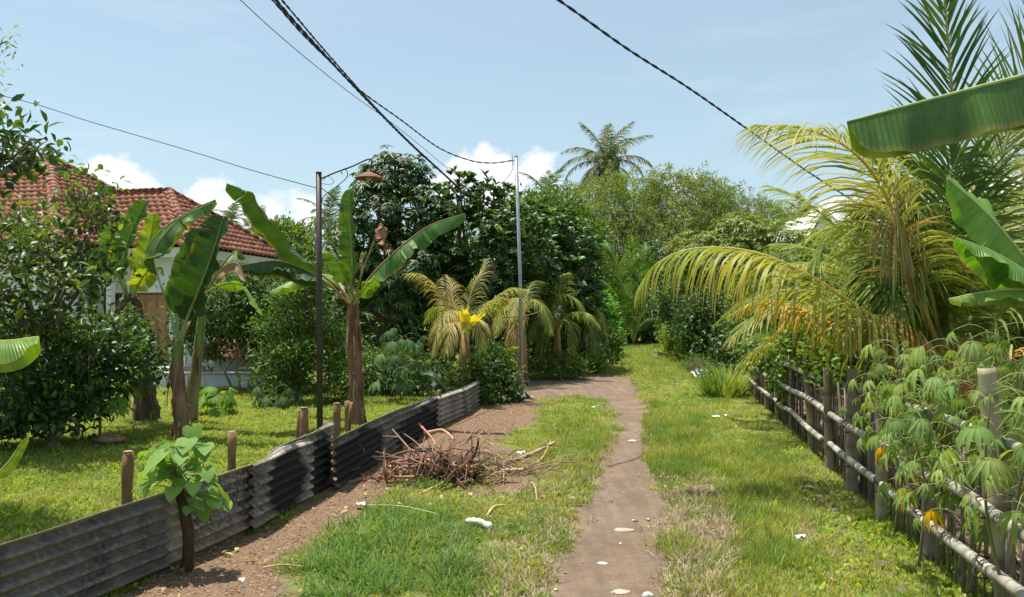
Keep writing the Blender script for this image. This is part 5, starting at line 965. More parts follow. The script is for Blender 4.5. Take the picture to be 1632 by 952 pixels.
# ------------------------------------------------------------------ the tiled house
ang = math.atan2(-.219, .976)
house = thing('tiled_house', 'white walled house with a hipped red clay tile roof and projecting hipped wing', 'house', (-16.7, 28, 0), rotz=ang)
HMx = Matrix.Translation((-16.7, 28, 0)) @ Matrix.Rotation(ang, 4, 'Z')
def hbox(name, lo, hi, col, mat, parent=house):
    a = Acc(); a.box(lo, hi, col, HMx); return a.build(name, mat, parent, smooth=False)
WH = (.72, .73, .72)
EZ = 3.9
def wall_run(x0, y0, x1, y1, holes, z1=EZ - .12, t=.18):
    """wall along one axis with rectangular openings (s0, s1, z0, z1) measured from its start"""
    a = Acc(); dx, dy = x1 - x0, y1 - y0; ln = math.hypot(dx, dy); ux, uy = dx / ln, dy / ln
    def seg(s0, s1, za, zb):
        if s1 - s0 < .01 or zb - za < .01: return
        nx, ny = -uy, ux; V = []
        M_ = HMx @ Matrix.Translation((x0, y0, 0)) @ Matrix.Rotation(math.atan2(uy, ux), 4, 'Z'); a.box((s0, 0, za), (s1, t, zb), WH, M_)
    s = 0
    for h in sorted(holes):
        seg(s, h[0], 0, z1); seg(h[0], h[1], 0, h[2]); seg(h[0], h[1], h[3], z1); s = h[1]
    seg(s, ln, 0, z1); a.build('wall', M_plaster, house, smooth=False)
    M_ = HMx @ Matrix.Translation((x0, y0, 0)) @ Matrix.Rotation(math.atan2(uy, ux), 4, 'Z')
    for h in holes:
        kind = h[4]
        b = Acc(); fw = .06; s0, s1, za, zb = h[:4]; fc = (.16, .08, .04)
        for lo, hi in (((s0, .03, za), (s0 + fw, .12, zb)), ((s1 - fw, .03, za), (s1, .12, zb)), ((s0 + fw, .03, zb - fw), (s1 - fw, .12, zb)), ((s0 + fw, .03, za), (s1 - fw, .12, za + fw))): b.box(lo, hi, fc, M_)
        w_ = b.build('door_frame' if kind == 'door' else 'window', M_wood, house, smooth=False)
        if kind == 'door':
            nleaf = 3; lw = (s1 - s0 - 2 * fw) / nleaf
            for q in range(nleaf):
                c = Acc(); xa = s0 + fw + q * lw + .004; xb = xa + lw - .008; c.box((xa, .06, za + fw + .004), (xb, .1, zb - fw - .004), (.34, .16, .085), M_)
                for z0_, z1_ in ((za + .2, za + .85), (za + 1.0, zb - .25)):
                    c.box((xa + .06, .045, z0_), (xb - .06, .057, z1_), (.4, .2, .11), M_)
                c.build('door_panel', M_wood, w_, smooth=False)
        else:
            c = Acc(); c.box((s0 + fw, .07, za + fw), (s1 - fw, .08, zb - fw), (.02, .022, .025), M_); c.build('pane', M_glass, w_, smooth=False)
            c = Acc(); m_ = (s0 + s1) / 2; c.box((m_ - .02, .05, za + fw), (m_ + .02, .067, zb - fw), fc, M_); c.build('mullion', M_wood, w_, smooth=False)
wall_run(-4.3, -4.3, 4.3, -4.3, [(1.2, 2.4, .9, 2.4, 'win'), (5.2, 6.6, .9, 2.4, 'win')])
wall_run(4.3, -4.1, 4.3, -2.4, [(1.0, 1.45, .7, 2.5, 'win')])
wall_run(4.3, 2.4, 4.3, 4.3, []); wall_run(4.1, 4.3, -4.3, 4.3, []); wall_run(-4.3, 4.1, -4.3, -4.1, [])
wall_run(4.5, -2.4, 7.2, -2.4, [(.12, .5, .8, 2.5, 'win'), (.85, 2.15, .3, 2.5, 'door')])
wall_run(7.2, -2.2, 7.2, 2.4, [(1.5, 2.9, .9, 2.4, 'win')]); wall_run(7.0, 2.4, 4.5, 2.4, [])
hbox('plinth', (-4.9, -4.9, -.3), (7.9, 4.9, .26), (.5, .48, .45), M_plaster)
for x_, y_ in ((5.0, -2.95), (7.6, -2.95)): hbox('porch_column', (x_ - .09, y_ - .09, .26), (x_ + .09, y_ + .09, EZ - .15), WH, M_plaster)
hbox('fascia', (4.6, -3.04, EZ - .35), (7.9, -3.0, EZ - .06), (.62, .6, .55), M_plaster)
hbox('fascia', (7.86, -2.99, EZ - .35), (7.9, 3.0, EZ - .06), (.62, .6, .55), M_plaster); hbox('fascia', (-5, -4.99, EZ - .3), (4.95, -4.95, EZ - .06), (.62, .6, .55), M_plaster)
hbox('ceiling', (-4.95, -4.93, EZ - .14), (4.95, 4.95, EZ - .1), (.6, .58, .54), M_plaster); hbox('ceiling', (4.97, -2.97, EZ - .14), (7.84, 3.0, EZ - .1), (.6, .58, .54), M_plaster)
# roof planes: each a list of local corners (eave first)
AP = (0, 0, 7.45); W0 = (1.9, 0, 6.06); W1 = (4.9, 0, 6.06)
c5 = 5.0
planes = [((-c5, -c5), (c5, -c5), [(-c5, -c5, EZ), (c5, -c5, EZ), AP]), ((c5, -c5), (c5, c5), [(c5, -c5, EZ), (c5, c5, EZ), AP]),
          ((c5, c5), (-c5, c5), [(c5, c5, EZ), (-c5, c5, EZ), AP]), ((-c5, c5), (-c5, -c5), [(-c5, c5, EZ), (-c5, -c5, EZ), AP]),
          (None, None, [(5.0 - .05, -3.05, EZ), (7.9, -3.05, EZ), W1, W0]), (None, None, [(7.9, -3.05, EZ), (7.9, 3.05, EZ), W1]), (None, None, [(7.9, 3.05, EZ), (4.95, 3.05, EZ), W0, W1])]
roof = Acc()
for _, _, cs in planes: roof.add([HMx @ Vector(c) - Vector((0, 0, .05)) for c in cs], np.array([range(len(cs))]), (.1, .06, .045))
roof = roof.build('roof', M_wood, house, smooth=False)
TW, TL = .265, .33
def tile_acc(a, M_=None):
    xs_ = np.linspace(0, 1, 8); V = []
    for v_ in (0, 1):
        for x_ in xs_: V.append(((x_ - .5) * (TW + .02), (v_ - .5) * (TL + .05), .04 * math.sin(x_ * 6.283 - .6) + .05 * (1 - v_) + .03))
    for x_ in xs_: V.append(((x_ - .5) * (TW + .02), -.5 * (TL + .05), .04 * math.sin(x_ * 6.283 - .6) + .04))
    V = np.array(V)
    if M_ is not None: V = np.array([tuple(M_ @ Vector(v)) for v in V])
    Q = [(i, i + 1, 9 + i, 8 + i) for i in range(7)] + [(16 + i, 17 + i, i + 1, i) for i in range(7)]
    k_ = rnd.uniform(.6, 1.25); a.add(V, np.array(Q), (k_, k_ * rnd.uniform(.85, 1.1), k_ * rnd.uniform(.85, 1.15)))
TILES = []
for _ in range(9): a = Acc(); tile_acc(a); q = a.mesh('roof_tile'); q.materials.append(M_tile); TILES.append(q)
tiles = []
def inpoly(q, pl):
    s = 0
    for i in range(len(pl)):
        ax, ay = pl[i]; bx, by = pl[(i + 1) % len(pl)]; s_ = (bx - ax) * (q[1] - ay) - (by - ay) * (q[0] - ax)
        if s_ < -.04 * math.hypot(bx - ax, by - ay): return False
    return True
for pi, (_, _, cs) in enumerate(planes):
    W = [HMx @ Vector(c) for c in cs]; e = (W[1] - W[0]).normalized(); n_ = e.cross(W[2] - W[0]).normalized()
    if n_.z < 0: n_ = -n_
    s_ = n_.cross(e).normalized()
    if s_.z < 0: s_ = -s_; 
    pl = [((w_ - W[0]).dot(e), (w_ - W[0]).dot(s_)) for w_ in W]
    bm_ = max(q[1] for q in pl); amn = min(q[0] for q in pl); amx = max(q[0] for q in pl); r_ = 0
    while r_ * TL < bm_:
        bq = r_ * TL + TL * .4; c = int(amn / TW) - 1
        while c * TW < amx + TW:
            aq = c * TW + TW / 2
            if inpoly((aq, bq), pl):
                ctr = W[0] + e * aq + s_ * bq
                if pi in (1,):   # main right slope: skip where the wing covers it
                    lp = HMx.inverted() @ ctr
                    if abs(lp.y) < 3.05 - (lp.z - EZ) * 1.41 and lp.z < 6.0: c += 1; continue
                if pi in (4, 6):
                    lp = HMx.inverted() @ ctr
                    if lp.x < 5 - (lp.z - EZ) * 1.408: c += 1; continue
                M_ = Matrix(((e.x, s_.x, n_.x, ctr.x), (e.y, s_.y, n_.y, ctr.y), (e.z, s_.z, n_.z, ctr.z), (0, 0, 0, 1))) @ Matrix.Rotation(rnd.gauss(0, .012), 4, 'Z') @ Matrix.Translation((rnd.gauss(0, .003), rnd.gauss(0, .005), rnd.gauss(0, .005)))
                face = n_.dot((Vector((0, 0, EYE)) - ctr).normalized())
                tiles.append((0 if face > 0 else 1, (ctr).length / max(.15, abs(face)) , M_))
            c += 1
        r_ += 1
tiles.sort(key=lambda q: (q[0], q[1]))
for _, _, M_ in tiles[:300]: put(rnd.choice(TILES), 'roof_tile', M_, roof)
a = Acc()
for _, _, M_ in tiles[300:]: tile_acc(a, M_)
o_ = a.build('roof_tiles', M_tile, roof); o_['kind'] = 'stuff'
def ridge(p0, p1):
    p0 = HMx @ Vector(p0); p1 = HMx @ Vector(p1); d = p1 - p0; n = int(d.length / .33); d.normalize()
    a = Acc(); a.tube([Vector((0, 0, 0)), Vector((.19, 0, 0)), Vector((.2, 0, 0)), Vector((.38, 0, 0))], [.11, .11, .13, .14], 10, (.5, .48, .5)); me = a.mesh('ridge_tile'); me.materials.append(M_tile)
    q = d.to_track_quat('X', 'Z').to_matrix().to_4x4()
    for i in range(n): put(me, 'ridge_tile', Matrix.Translation(p0 + d * (p1 - p0).length * i / n + Vector((0, 0, .06))) @ q @ Matrix.Rotation(rnd.gauss(0, .02), 4, 'Z'), roof)
for x_, y_ in ((c5, -c5), (c5, c5), (-c5, -c5), (-c5, c5)): ridge((x_, y_, EZ), AP)
ridge((7.9, -3.05, EZ), W1); ridge((7.9, 3.05, EZ), W1); ridge(W0, W1)
# low coop with a tiled lean-to roof
coop = thing('low_outbuilding', 'low white walled outbuilding with a small tiled roof behind the coffee bushes', 'outbuilding', P(345, 620, 19))
a = Acc(); x0, x1 = P(255, 620, 19).x, P(425, 620, 19).x
a.box((x0, 18.6, -.05), (x1, 18.75, .34), (.6, .62, .64)); a.build('wall', M_plaster, coop, smooth=False)
a = Acc(); a.box((x0 - .02, 18.55, .35), (x1 + .02, 18.8, .39), (.5, .5, .5)); a.build('coping', M_plaster, coop, smooth=False)
a = Acc(); a.box((x0 + 1.1, 19.6, -.05), (x1 + .6, 19.75, .85), (.4, .4, .43)); a.build('wall', M_plaster, coop, smooth=False)
a = Acc(); M_ = Matrix.Translation((P(360, 560, 19.5).x, 19.5, .92)); a.box((-1.1, 0, 0), (1.6, .02, .02), (.2, .15, .12), M_)
for r_ in range(3):
    for c in range(12): tile_acc(a, Matrix.Translation((x0 + 1.05 + c * .2, 19.25 + r_ * .24, .74 + r_ * .15)) @ Matrix.Rotation(.55, 4, 'X'))
o_ = a.build('roof_tiles', M_tile, coop); o_['kind'] = 'stuff'
a = Acc(); a.box((x1 - .55, 19.55, .45), (x1 + .1, 19.59, .75), (.05, .06, .09)); a.build('window', M_glass, coop, smooth=False)
# white gabled building far right
gb = thing('white_building', 'white gabled building glimpsed between the palms beyond the hedge on the right', 'house', P(1330, 560, 46))
g0 = P(1330, 400, 46); a = Acc(); gx0, gx1 = P(1290, 400, 46).x, P(1334, 400, 46).x; gm = (gx0 + gx1) / 2; zt = P(0, 385, 46).z; za = P(0, 340, 46).z
V = [(gx0, 46, -.1), (gx1, 46, -.1), (gx1, 46, zt), (gm, 46, za), (gx0, 46, zt)]; V2 = [(x_, 52, z_) for x_, _, z_ in V]
a.add(V + V2, [np.array([(0, 1, 6, 5), (1, 2, 7, 6), (0, 5, 9, 4)]), np.array([(0, 4, 3, 2, 1), (5, 6, 7, 8, 9)])], (.78, .76, .74)); a.build('wall', M_plaster, gb, smooth=False)
for sx_ in (-1, 1):
    a = Acc(); e0 = Vector((gm, 45.8, za + .12)); e1 = Vector(((gx0 - .35) if sx_ < 0 else (gx1 + .35), 45.8, zt - .1)); 
    V = [e0, e1, e1 + Vector((0, 6.5, 0)), e0 + Vector((0, 6.5, 0))]; up_ = Vector((0, 0, .1)); a.add(V + [v + up_ for v in V], np.array([(0, 1, 2, 3), (4, 7, 6, 5), (0, 4, 5, 1), (1, 5, 6, 2), (2, 6, 7, 3)]), (.74, .72, .7)); a.build('roof_slope', M_plaster, gb, smooth=False)
a = Acc(); a.box((gm - .5, 45.94, zt - 1.5), (gm + .5, 45.97, zt - .4), (.1, .12, .14)); w_ = a.build('window', M_glass, gb, smooth=False)
a = Acc(); a.box((gm - .56, 45.9, zt - 1.58), (gm + .56, 45.93, zt - 1.51), (.7, .7, .7)); a.build('sill', M_plaster, w_, smooth=False)
# ------------------------------------------------------------------ street lamp
YL = 10.6
lamp = thing('street_lamp', 'dark slim street lamp pole with a curled iron bracket and a rusty round shade', 'street lamp', P(510, 700, YL))
a = Acc(); top = P(508, 276, YL); gb_ = P(510, 705, YL); a.tube([gb_ - Vector((0, 0, .1)), (gb_ + top) / 2, top], [.043, .041, .04], 12, [(.05, .045, .03), (.05, .035, .03), (.055, .025, .025)]); a.tube([top, top + Vector((0, 0, .012))], .043, 12, (.03, .02, .02)); a.build('pole', M_metal, lamp)
a = Acc(); a.tube(catmull([P(510, 286, YL), P(535, 275, YL), P(560, 266, YL), P(590, 253, YL), P(592, 262, YL), P(590, 272, YL)], 24), .011, 8, (.05, .03, .03)); a.build('arm', M_metal, lamp)
a = Acc(); a.tube(catmull([P(546, 278, YL), P(543, 272, YL), P(550, 270, YL), P(554, 277, YL), P(551, 285, YL), P(537, 297, YL), P(518, 311, YL), P(513, 320, YL), P(518, 328, YL), P(524, 324, YL), P(521, 318, YL)], 50), .006, 6, (.05, .03, .03)); a.build('scroll', M_metal, lamp)
a = Acc(); a.tube(catmull([P(515, 288, YL), P(522, 281, YL), P(530, 286, YL), P(532, 292, YL), P(524, 294, YL), P(512, 293, YL)], 24), .004, 6, (.05, .03, .03)); a.build('scroll', M_metal, lamp)
lc = P(588, 283, YL)
def lathe(a, c, prof, n=28, col=(.3, .1, .06)):
    V = []; Q = []
    for r_, z_ in prof:
        for k in range(n): t_ = k * 2 * math.pi / n; V.append((c.x + r_ * math.cos(t_), c.y + r_ * math.sin(t_), c.z + z_))
    for i in range(len(prof) - 1):
        for k in range(n): Q.append((i * n + k, i * n + (k + 1) % n, (i + 1) * n + (k + 1) % n, (i + 1) * n + k))
    a.add(V, np.array(Q), col)
a = Acc(); lathe(a, lc, [(.012, .12), (.03, .115), (.035, .075), (.06, .062), (.1, .045), (.15, .02), (.185, -.012), (.19, -.02), (.183, -.02), (.145, .008), (.095, .032), (.02, .045)], 28, (.2, .085, .05)); sh = a.build('lamp_shade', M_rust, lamp)
a = Acc(); lathe(a, lc + Vector((0, 0, -.01)), [(.004, -.035), (.03, -.03), (.045, -.008), (.035, .02), (.015, .05)], 16, (.5, .38, .3)); a.build('bulb', M_plaster, sh)
# steel pole with the cross bar
pole = thing('steel_pole', 'thin grey galvanised steel pole standing at the edge of the dirt turning', 'pole', P(832, 634, 16.4))
a = Acc(); a.tube([P(832, 640, 16.4), P(829, 440, 16.4), P(822.5, 250, 16.4)], [.04, .038, .034], 12, (.36, .37, .39)); a.tube([P(822.5, 250, 16.4), P(822.4, 249, 16.4)], .037, 12, (.1, .1, .1)); a.build('pole', M_galv, pole)
a = Acc(); a.tube(catmull([P(800, 506, 16.5), P(822, 505, 16.45), P(845, 502, 16.4), P(862, 496, 16.4)], 8), .014, 6, (.2, .15, .1)); a.build('crosspiece', M_twig, pole)
a = Acc(); a.tube([P(817, 262, 16.4), P(816, 246, 16.4)], .008, 5, (.2, .2, .2)); a.tube([P(817, 256, 16.4), P(822, 255, 16.4)], .01, 5, (.2, .2, .2)); a.build('hook', M_metal, pole)
a = Acc(); a.tube([P(815, 633, 16.1), P(840, 634, 16.3), P(856, 637, 16.0)], [.05, .06, .04], 8, (.35, .3, .26), wob=.4); tag(a.build('broken_slab', M_stone), 'pale broken lump of concrete at the foot of the grey steel pole', 'rubble')
# ------------------------------------------------------------------ cables
def cable(label, pts, r, twist=0, name='overhead_cable', group=None):
    c = catmull(pts, 160); a = Acc()
    if not twist: a.tube(c, r, 6, (.02, .022, .03))
    else:
        s = np.concatenate([[0], np.cumsum(np.linalg.norm(np.diff(c, axis=0), axis=1))]); T_, S_, N_ = strip_frame(c)
        for ph in range(2):
            q = s / twist * 6.283 + ph * math.pi; a.tube(c + S_ * np.cos(q)[:, None] * r * .9 + N_ * np.sin(q)[:, None] * r * .9, r, 5, (.02, .022, .03))
    return tag(a.build(name, M_wire), label, 'cable', group)
LPt = P(508, 299, YL)
cable('single cable running from the upper left down to the lamp pole', [P(-300, 92, 13.5), P(0, 152, 12.6), P(150, 196, 12.0), P(300, 240, 11.4), P(400, 271, 11.0), P(498, 298, YL), LPt], .007)
cable('short cable running from the lamp pole down behind the banana leaf', [P(511, 299, YL), P(530, 315, 11.4), P(553, 342, 12.4), P(590, 385, 14), P(620, 430, 16)], .006)
cable('thick sagging black cable crossing the upper left sky into the mango tree', [P(360, -110, 8.2), P(440, 0, 9.3), P(520, 90, 11), P(600, 175, 13.5), P(660, 235, 16.5), P(720, 290, 21), P(780, 350, 26)], .013, .45)
cable('second black cable bundled beside the thick one in the upper left sky', [P(352, -110, 8.3), P(449, 0, 9.4), P(524, 88, 11.1), P(603, 176, 13.6), P(663, 236, 16.6), P(724, 292, 21.1), P(786, 352, 26)], .009, .3)
cable('twisted cable leaving the bundle and sagging to the top of the grey steel pole', [P(340, -100, 8.4), P(434, 0, 9.4), P(478, 50, 10.2), P(526, 98, 11.1), P(575, 145, 12), P(640, 192, 13.4), P(700, 236, 15), P(750, 256, 15.7), P(785, 260, 16.1), P(817, 256, 16.4)], .008, .4)
cable('thin straight wire left of the black cable bundle', [P(250, -130, 8.6), P(383, 0, 10.2), P(470, 78, 12), P(560, 150, 14.6), P(640, 208, 17.5), P(728, 281, 21.5), P(800, 340, 26)], .006)
cable('single black cable crossing the upper right sky into the palm fronds', [P(780, -70, 10), P(890, 0, 11.2), P(1000, 78, 12.6), P(1100, 142, 14.2), P(1200, 212, 16.2), P(1300, 282, 19), P(1400, 345, 23)], .013, .6)
cable('thin slack wire hanging from the pole top into the jackfruit tree', [P(817, 262, 16.4), P(817, 270, 16.8), P(808, 284, 18), P(795, 296, 19.5), P(785, 310, 21)], .006)
# ------------------------------------------------------------------ brushwood pile and loose sticks
def stick(pts, r, col, name='fallen_branch', sides=7):
    c = catmull(pts, 14); a = Acc(); a.tube(c, r * (1 - .45 * np.linspace(0, 1, 14)) * (1 + .1 * np.sin(np.arange(14) * 1.9)), sides, np.array([jit(col, .1) for _ in range(14)]), wob=.15); return a.build(name, M_twig)
def GP(px, py, h=.0):
    p = G(px, py); p.z = gz(p.x, p.y) + h; return p
cen = GP(728, 765); a = Acc()
for i in range(330):
    th = rnd.random() * 6.28; l_ = rnd.uniform(.1, .46); el = rnd.gauss(.08, .33); c0 = cen + Vector((rnd.gauss(-.1, .17), rnd.gauss(0, .14), rnd.uniform(.02, .22)))
    if rnd.random() < .4: c0 = c0 + Vector((rnd.gauss(-.3, .3), rnd.uniform(-.1, .4), -.1)); l_ *= .8
    d = Vector((math.cos(th) * math.cos(el), math.sin(th) * math.cos(el), math.sin(el))); m_ = c0 + d * l_ * .5 + Vector([rnd.gauss(0, .09) for _ in 'abc']); e = c0 + d * l_ + Vector([rnd.gauss(0, .14) for _ in 'abc'])
    for q in (c0, m_, e): q.z = max(q.z, gz(q.x, q.y) + .015)
    r = rnd.choice([.005, .007, .01, .012, .019]) * rnd.uniform(.8, 1.2); a.tube(catmull([c0, m_, e], 6), np.linspace(r, r * .35, 6), 5, jit(rnd.choice([(.27, .13, .08), (.17, .085, .055), (.42, .3, .2), (.09, .06, .045), (.34, .2, .13)]), .15), cap=False)
for i in range(45):
    c0 = GP(rnd.uniform(760, 880), rnd.uniform(735, 765), rnd.uniform(.02, .12)); th = rnd.uniform(-.5, .5) + (math.pi if rnd.random() < .5 else 0); l_ = rnd.uniform(.2, .5)
    e = c0 + Vector((math.cos(th) * l_, math.sin(th) * l_, rnd.uniform(-.05, .12))); m_ = (c0 + e) / 2 + Vector((0, 0, rnd.uniform(0, .08))); e.z = max(e.z, .02); r = rnd.uniform(.004, .01)
    a.tube(catmull([c0, m_, e], 6), np.linspace(r, r * .4, 6), 5, jit(rnd.choice([(.3, .2, .12), (.18, .12, .08), (.42, .3, .2)]), .15), cap=False)
tag(a.build('brushwood_heap', M_twig), 'tangled heap of reddish brown roots and twigs lying on the verge beside the corrugated fence', 'brushwood', kind='stuff')
a = Acc(); a.tube([cen + Vector((.02, 0, -.02)), cen + Vector((.03, 0, .12)), cen + Vector((.05, .02, .26))], [.12, .13, .07], 10, (.1, .06, .045), wob=.6); tag(a.build('root_stump', M_bark), 'dark knotted root stump in the middle of the brushwood heap', 'stump')
SK = [([(668, 715, .34), (690, 732, .25), (706, 752, .1)], .018, (.42, .2, .13), 'reddish peeled branch leaning up on the left of the brushwood heap'),
      ([(676, 722, .26), (705, 722, .3), (724, 732, .25)], .022, (.5, .26, .18), 'thick pinkish branch lying across the top of the brushwood heap'),
      ([(636, 715, .25), (660, 725, .2), (690, 745, .1)], .008, (.33, .2, .14), 'thin crooked twig sticking out to the left of the heap'),
      ([(668, 789, .02), (700, 775, .04), (735, 764, .07), (755, 770, .05)], .013, (.55, .4, .22), 'long pale yellow branch in front of the brushwood heap'),
      ([(775, 822, .02), (788, 810, .04), (808, 803, .02)], .014, (.52, .42, .2), 'short curved yellowish stick on the grass above the white bundle'),
      ([(800, 748, .08), (845, 742, .14), (884, 730, .2)], .032, (.42, .3, .19), 'upper straight branch at the right end of the brush'),
      ([(800, 752, .04), (835, 754, .06), (862, 751, .07)], .03, (.46, .33, .22), 'lower thick branch at the right end of the brush'),
      ([(838, 748, .08), (862, 745, .1), (878, 730, .22)], .01, (.5, .35, .2), 'forked twig rising from the right end of the brush'),
      ([(846, 770, .02), (852, 778, .05), (856, 796, .02)], .01, (.48, .34, .22), 'small bent stick on the ashy patch right of the heap'),
      ([(848, 776, .02), (862, 785, .03), (880, 788, .02)], .012, (.22, .14, .1), 'dark stick lying beside the small bent stick'),
      ([(733, 730, .2), (750, 715, .35), (764, 700, .42)], .007, (.3, .18, .13), 'long thin twig pointing up and right from the heap'),
      ([(738, 735, .2), (756, 720, .3), (772, 705, .36)], .009, (.28, .16, .11), 'dark curved twig pointing up from the right side of the heap'),
      ([(742, 730, .2), (765, 720, .3), (785, 735, .25), (792, 760, .05)], .01, (.24, .14, .1), 'arched dark root bending down to the right of the heap'),
      ([(752, 727, .25), (790, 720, .3), (820, 728, .2)], .008, (.34, .22, .15), 'thin branch stretching right from the heap'),
      ([(690, 760, .1), (640, 757, .05), (600, 760, .02)], .012, (.36, .18, .12), 'reddish branch lying towards the fence on the left of the heap'),
      ([(420, 905, .02), (450, 903, .03), (485, 906, .02)], .008, (.5, .34, .2), 'pale thin stick on the bare verge in the left foreground'),
      ([(585, 812, .05), (640, 822, .1), (700, 840, .12)], .005, (.5, .48, .25), 'thin pale creeping stem lying over the lush grass clump'),
      ([(770, 738, .15), (800, 742, .1), (803, 770, .03)], .011, (.4, .26, .17), 'crooked branch between the heap and the right end of the brush')]
for pts, r, col, lb in SK: tag(stick([GP(*q) for q in pts], r, col), lb, 'branch')
a = Acc()
for i in range(7): 
    c0 = GP(180 + rnd.uniform(-12, 12), 703 + rnd.uniform(-6, 6), .05); a.tube([c0, c0 + Vector((rnd.uniform(-.3, .3), rnd.uniform(-.2, .2), rnd.uniform(-.02, .08)))], [.05, .03], 6, (.45, .28, .2), wob=.4)
tag(a.build('cut_husks', M_dry), 'small pile of pale brown husks on the lawn near the dark bush', 'husks')
# ------------------------------------------------------------------ stones and litter
def blob(name, px, py, rx, ry, rz, col, label, cat, mat=M_stone, seed=1, h=0, rot=0):
    h = h * .4
    r_ = np.random.default_rng(seed); a = Acc(); nl, nk = 9, 16; V = []
    for i in range(nl):
        f = -math.pi / 2 + math.pi * i / (nl - 1)
        for k in range(nk):
            t_ = k * 2 * math.pi / nk; V.append((math.cos(f) * math.cos(t_), math.cos(f) * math.sin(t_), math.sin(f)))
    V = np.array(V); nn = 1 + .3 * (vn(V[:, 0] * 2 + seed, V[:, 1] * 2 + V[:, 2], seed) - .5) + .12 * (vn(V[:, 0] * 6 + seed, V[:, 1] * 6, seed + 3) - .5); V = V * nn[:, None] * np.array([rx, ry, rz]); c_, s_ = math.cos(rot), math.sin(rot)
    V[:, :2] = V[:, :2] @ np.array([[c_, s_], [-s_, c_]]); p = GP(px, py, h); V += np.array(tuple(p)); V[:, 2] = np.maximum(V[:, 2], p.z - .02)
    Q = [(i * nk + k, i * nk + (k + 1) % nk, (i + 1) * nk + (k + 1) % nk, (i + 1) * nk + k) for i in range(nl - 1) for k in range(nk)]; a.add(V, np.array(Q), col); return tag(a.build(name, mat), label, cat)
ST = (.42, .35, .27)
blob('stone', 995, 838, .085, .06, .011, ST, 'flat pale stone set in the middle of the footpath', 'stone', seed=1, h=.012)
blob('stone', 990, 937, .06, .045, .011, ST, 'oval pale stone near the bottom of the footpath', 'stone', seed=2, h=.012)
blob('stone', 960, 890, .04, .022, .012, (.6, .55, .5), 'small sliver shaped pale stone left of the path centre', 'stone', seed=3, h=.012, rot=-.4)
blob('stone', 1033, 945, .04, .03, .03, (.42, .4, .38), 'round greyish stone at the bottom right of the footpath', 'stone', seed=4, h=.012)
blob('stone', 978, 938, .02, .015, .012, ST, 'tiny pale pebble left of the oval stone', 'stone', seed=5, h=.012)
blob('stone', 1008, 702, .07, .05, .02, (.5, .42, .36), 'half buried flat stone on the far stretch of the path', 'stone', seed=6, h=.01)
blob('stone', 1216, 713, .07, .05, .04, (.7, .72, .7), 'crumpled clear plastic lump in the grass left of the bamboo fence', 'litter', M_cloth, seed=7, h=.03)
blob('stone', 684, 806, .03, .02, .02, (.7, .67, .6), 'small white pebble on the grass below the brushwood heap', 'stone', seed=8, h=.03)
for i, (px, py, lb) in enumerate([(1140, 670, 'thin white paper scrap on the grass right of the path'), (1158, 668, 'smaller white paper scrap beside the thin one'), (946, 655, 'tiny white scrap on the grass left of the path'), (830, 727, 'white plastic scrap behind the right end of the brush'), (575, 810, 'pale crumpled paper at the edge of the bare verge'), (1275, 865, 'torn white paper in the grass near the fence foot'), (386, 937, 'small white chip on the bare verge in the foreground')]):
    a = Acc(); p = GP(px, py, .05); s_ = (.12, .07, .06, .1, .09, .07, .03)[i]; nx_ = 6; V = [(p.x + s_ * (u / 5 - .5) + rnd.uniform(-.006, .006), p.y + s_ * .7 * (v / 5 - .5), p.z + rnd.uniform(-.012, .018)) for v in range(6) for u in range(6)]
    a.add(V, np.array([(v * 6 + u, v * 6 + u + 1, v * 6 + u + 7, v * 6 + u + 6) for v in range(5) for u in range(5)]), (.72, .7, .66)); tag(a.build('paper_scrap', M_cloth), lb, 'litter')
a = Acc(); pa = GP(742, 836, .05); pb2 = GP(784, 846, .05); c_ = catmull([pa, (pa + pb2) / 2 + Vector((0, 0, .02)), pb2], 14)
a.tube(c_, [.01, .022, .027, .025, .028, .025, .027, .025, .028, .026, .027, .03, .033, .026], 14, (.6, .57, .48), wob=.35); tag(a.build('white_bundle', M_cloth), 'rolled dirty white plastic bundle lying on the grass left of the footpath', 'litter')
bl_ = thing('plastic_wrapper', 'discarded shiny blue and white striped plastic wrapper with a yellow corner at the hedge foot', 'litter', GP(1110, 598))
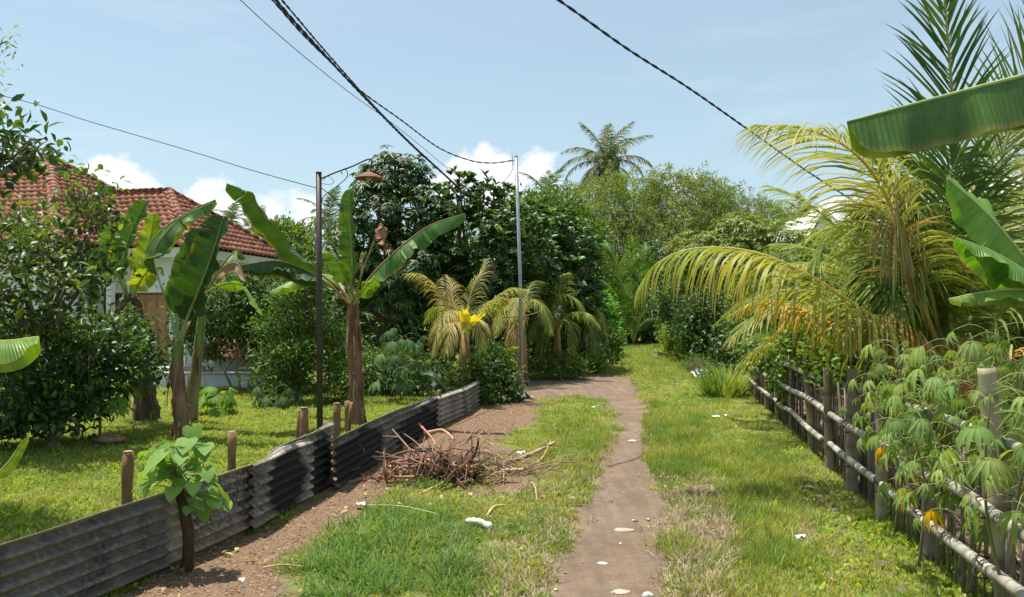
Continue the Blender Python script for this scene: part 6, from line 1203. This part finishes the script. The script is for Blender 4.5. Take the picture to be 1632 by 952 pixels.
for i, c_ in enumerate([(.7, .72, .75), (.03, .1, .32), (.7, .72, .75), (.02, .04, .12), (.65, .68, .7)]):
    a = Acc(); p = P(1100 + i * 4, 596 - i * 1.2, 21.5); d = P(1118 + i * 4, 604, 21.3) - P(1100 + i * 4, 593, 21.5); V = []
    for k in range(6): q = p + d * k / 5 + Vector((0, 0, .04 * math.sin(k * 2 + i) + .04)); V += [q, q + Vector((.075, .03, .03))]
    a.add(V, np.array([(2 * k, 2 * k + 1, 2 * k + 3, 2 * k + 2) for k in range(5)]), c_); a.build('stripe', M_cloth, bl_)
a = Acc(); p = P(1098, 596, 21.4); a.add([p, p + Vector((.12, 0, 0)), p + Vector((.14, 0, -.14)), p + Vector((.02, 0, -.12))], np.array([(0, 1, 2, 3)]), (.75, .5, .03)); a.build('corner', M_cloth, bl_)
a = Acc(); p = GP(1052, 571, .0); M_ = Matrix.Translation(p + Vector((0, 0, .2))) @ Matrix.Rotation(.3, 4, 'Z') @ Matrix.Rotation(.15, 4, 'Y'); a.box((-.22, -.2, -.2), (.22, .2, .02), (.3, .33, .22), M_); a.box((-.23, -.21, .02), (.23, .21, .04), (.3, .33, .22), M_); tag(a.build('old_box', M_cloth, smooth=False), 'pale faded box lying in the far grass at the end of the track', 'box')
# tall tussock left of the fence start
ts = thing('grass_tussock', 'tall arching tussock of broad grass blades at the far end of the bamboo fence', 'grass clump', GP(1155, 635))
a = Acc(); n = 460; th = rng.random(n) * 6.283; r = .45 * np.sqrt(rng.random(n)); b0 = np.array(tuple(GP(1155, 632))); p = b0 + np.stack([r * np.cos(th), r * np.sin(th), np.zeros(n)], 1); ln = .3 + 1.3 * rng.random(n) ** 2
a.leaves(p, np.stack([np.cos(th) * ln, np.sin(th) * ln, np.ones(n)], 1), np.stack([-np.cos(th), -np.sin(th), ln], 1), .3 + .65 * rng.random(n), .026, np.array([jit(rnd.choice([(.2, .3, .06), (.15, .26, .05), (.3, .34, .1)]), .25) for _ in range(n)]), 'blade'); a.build('blades', M_grass, ts)
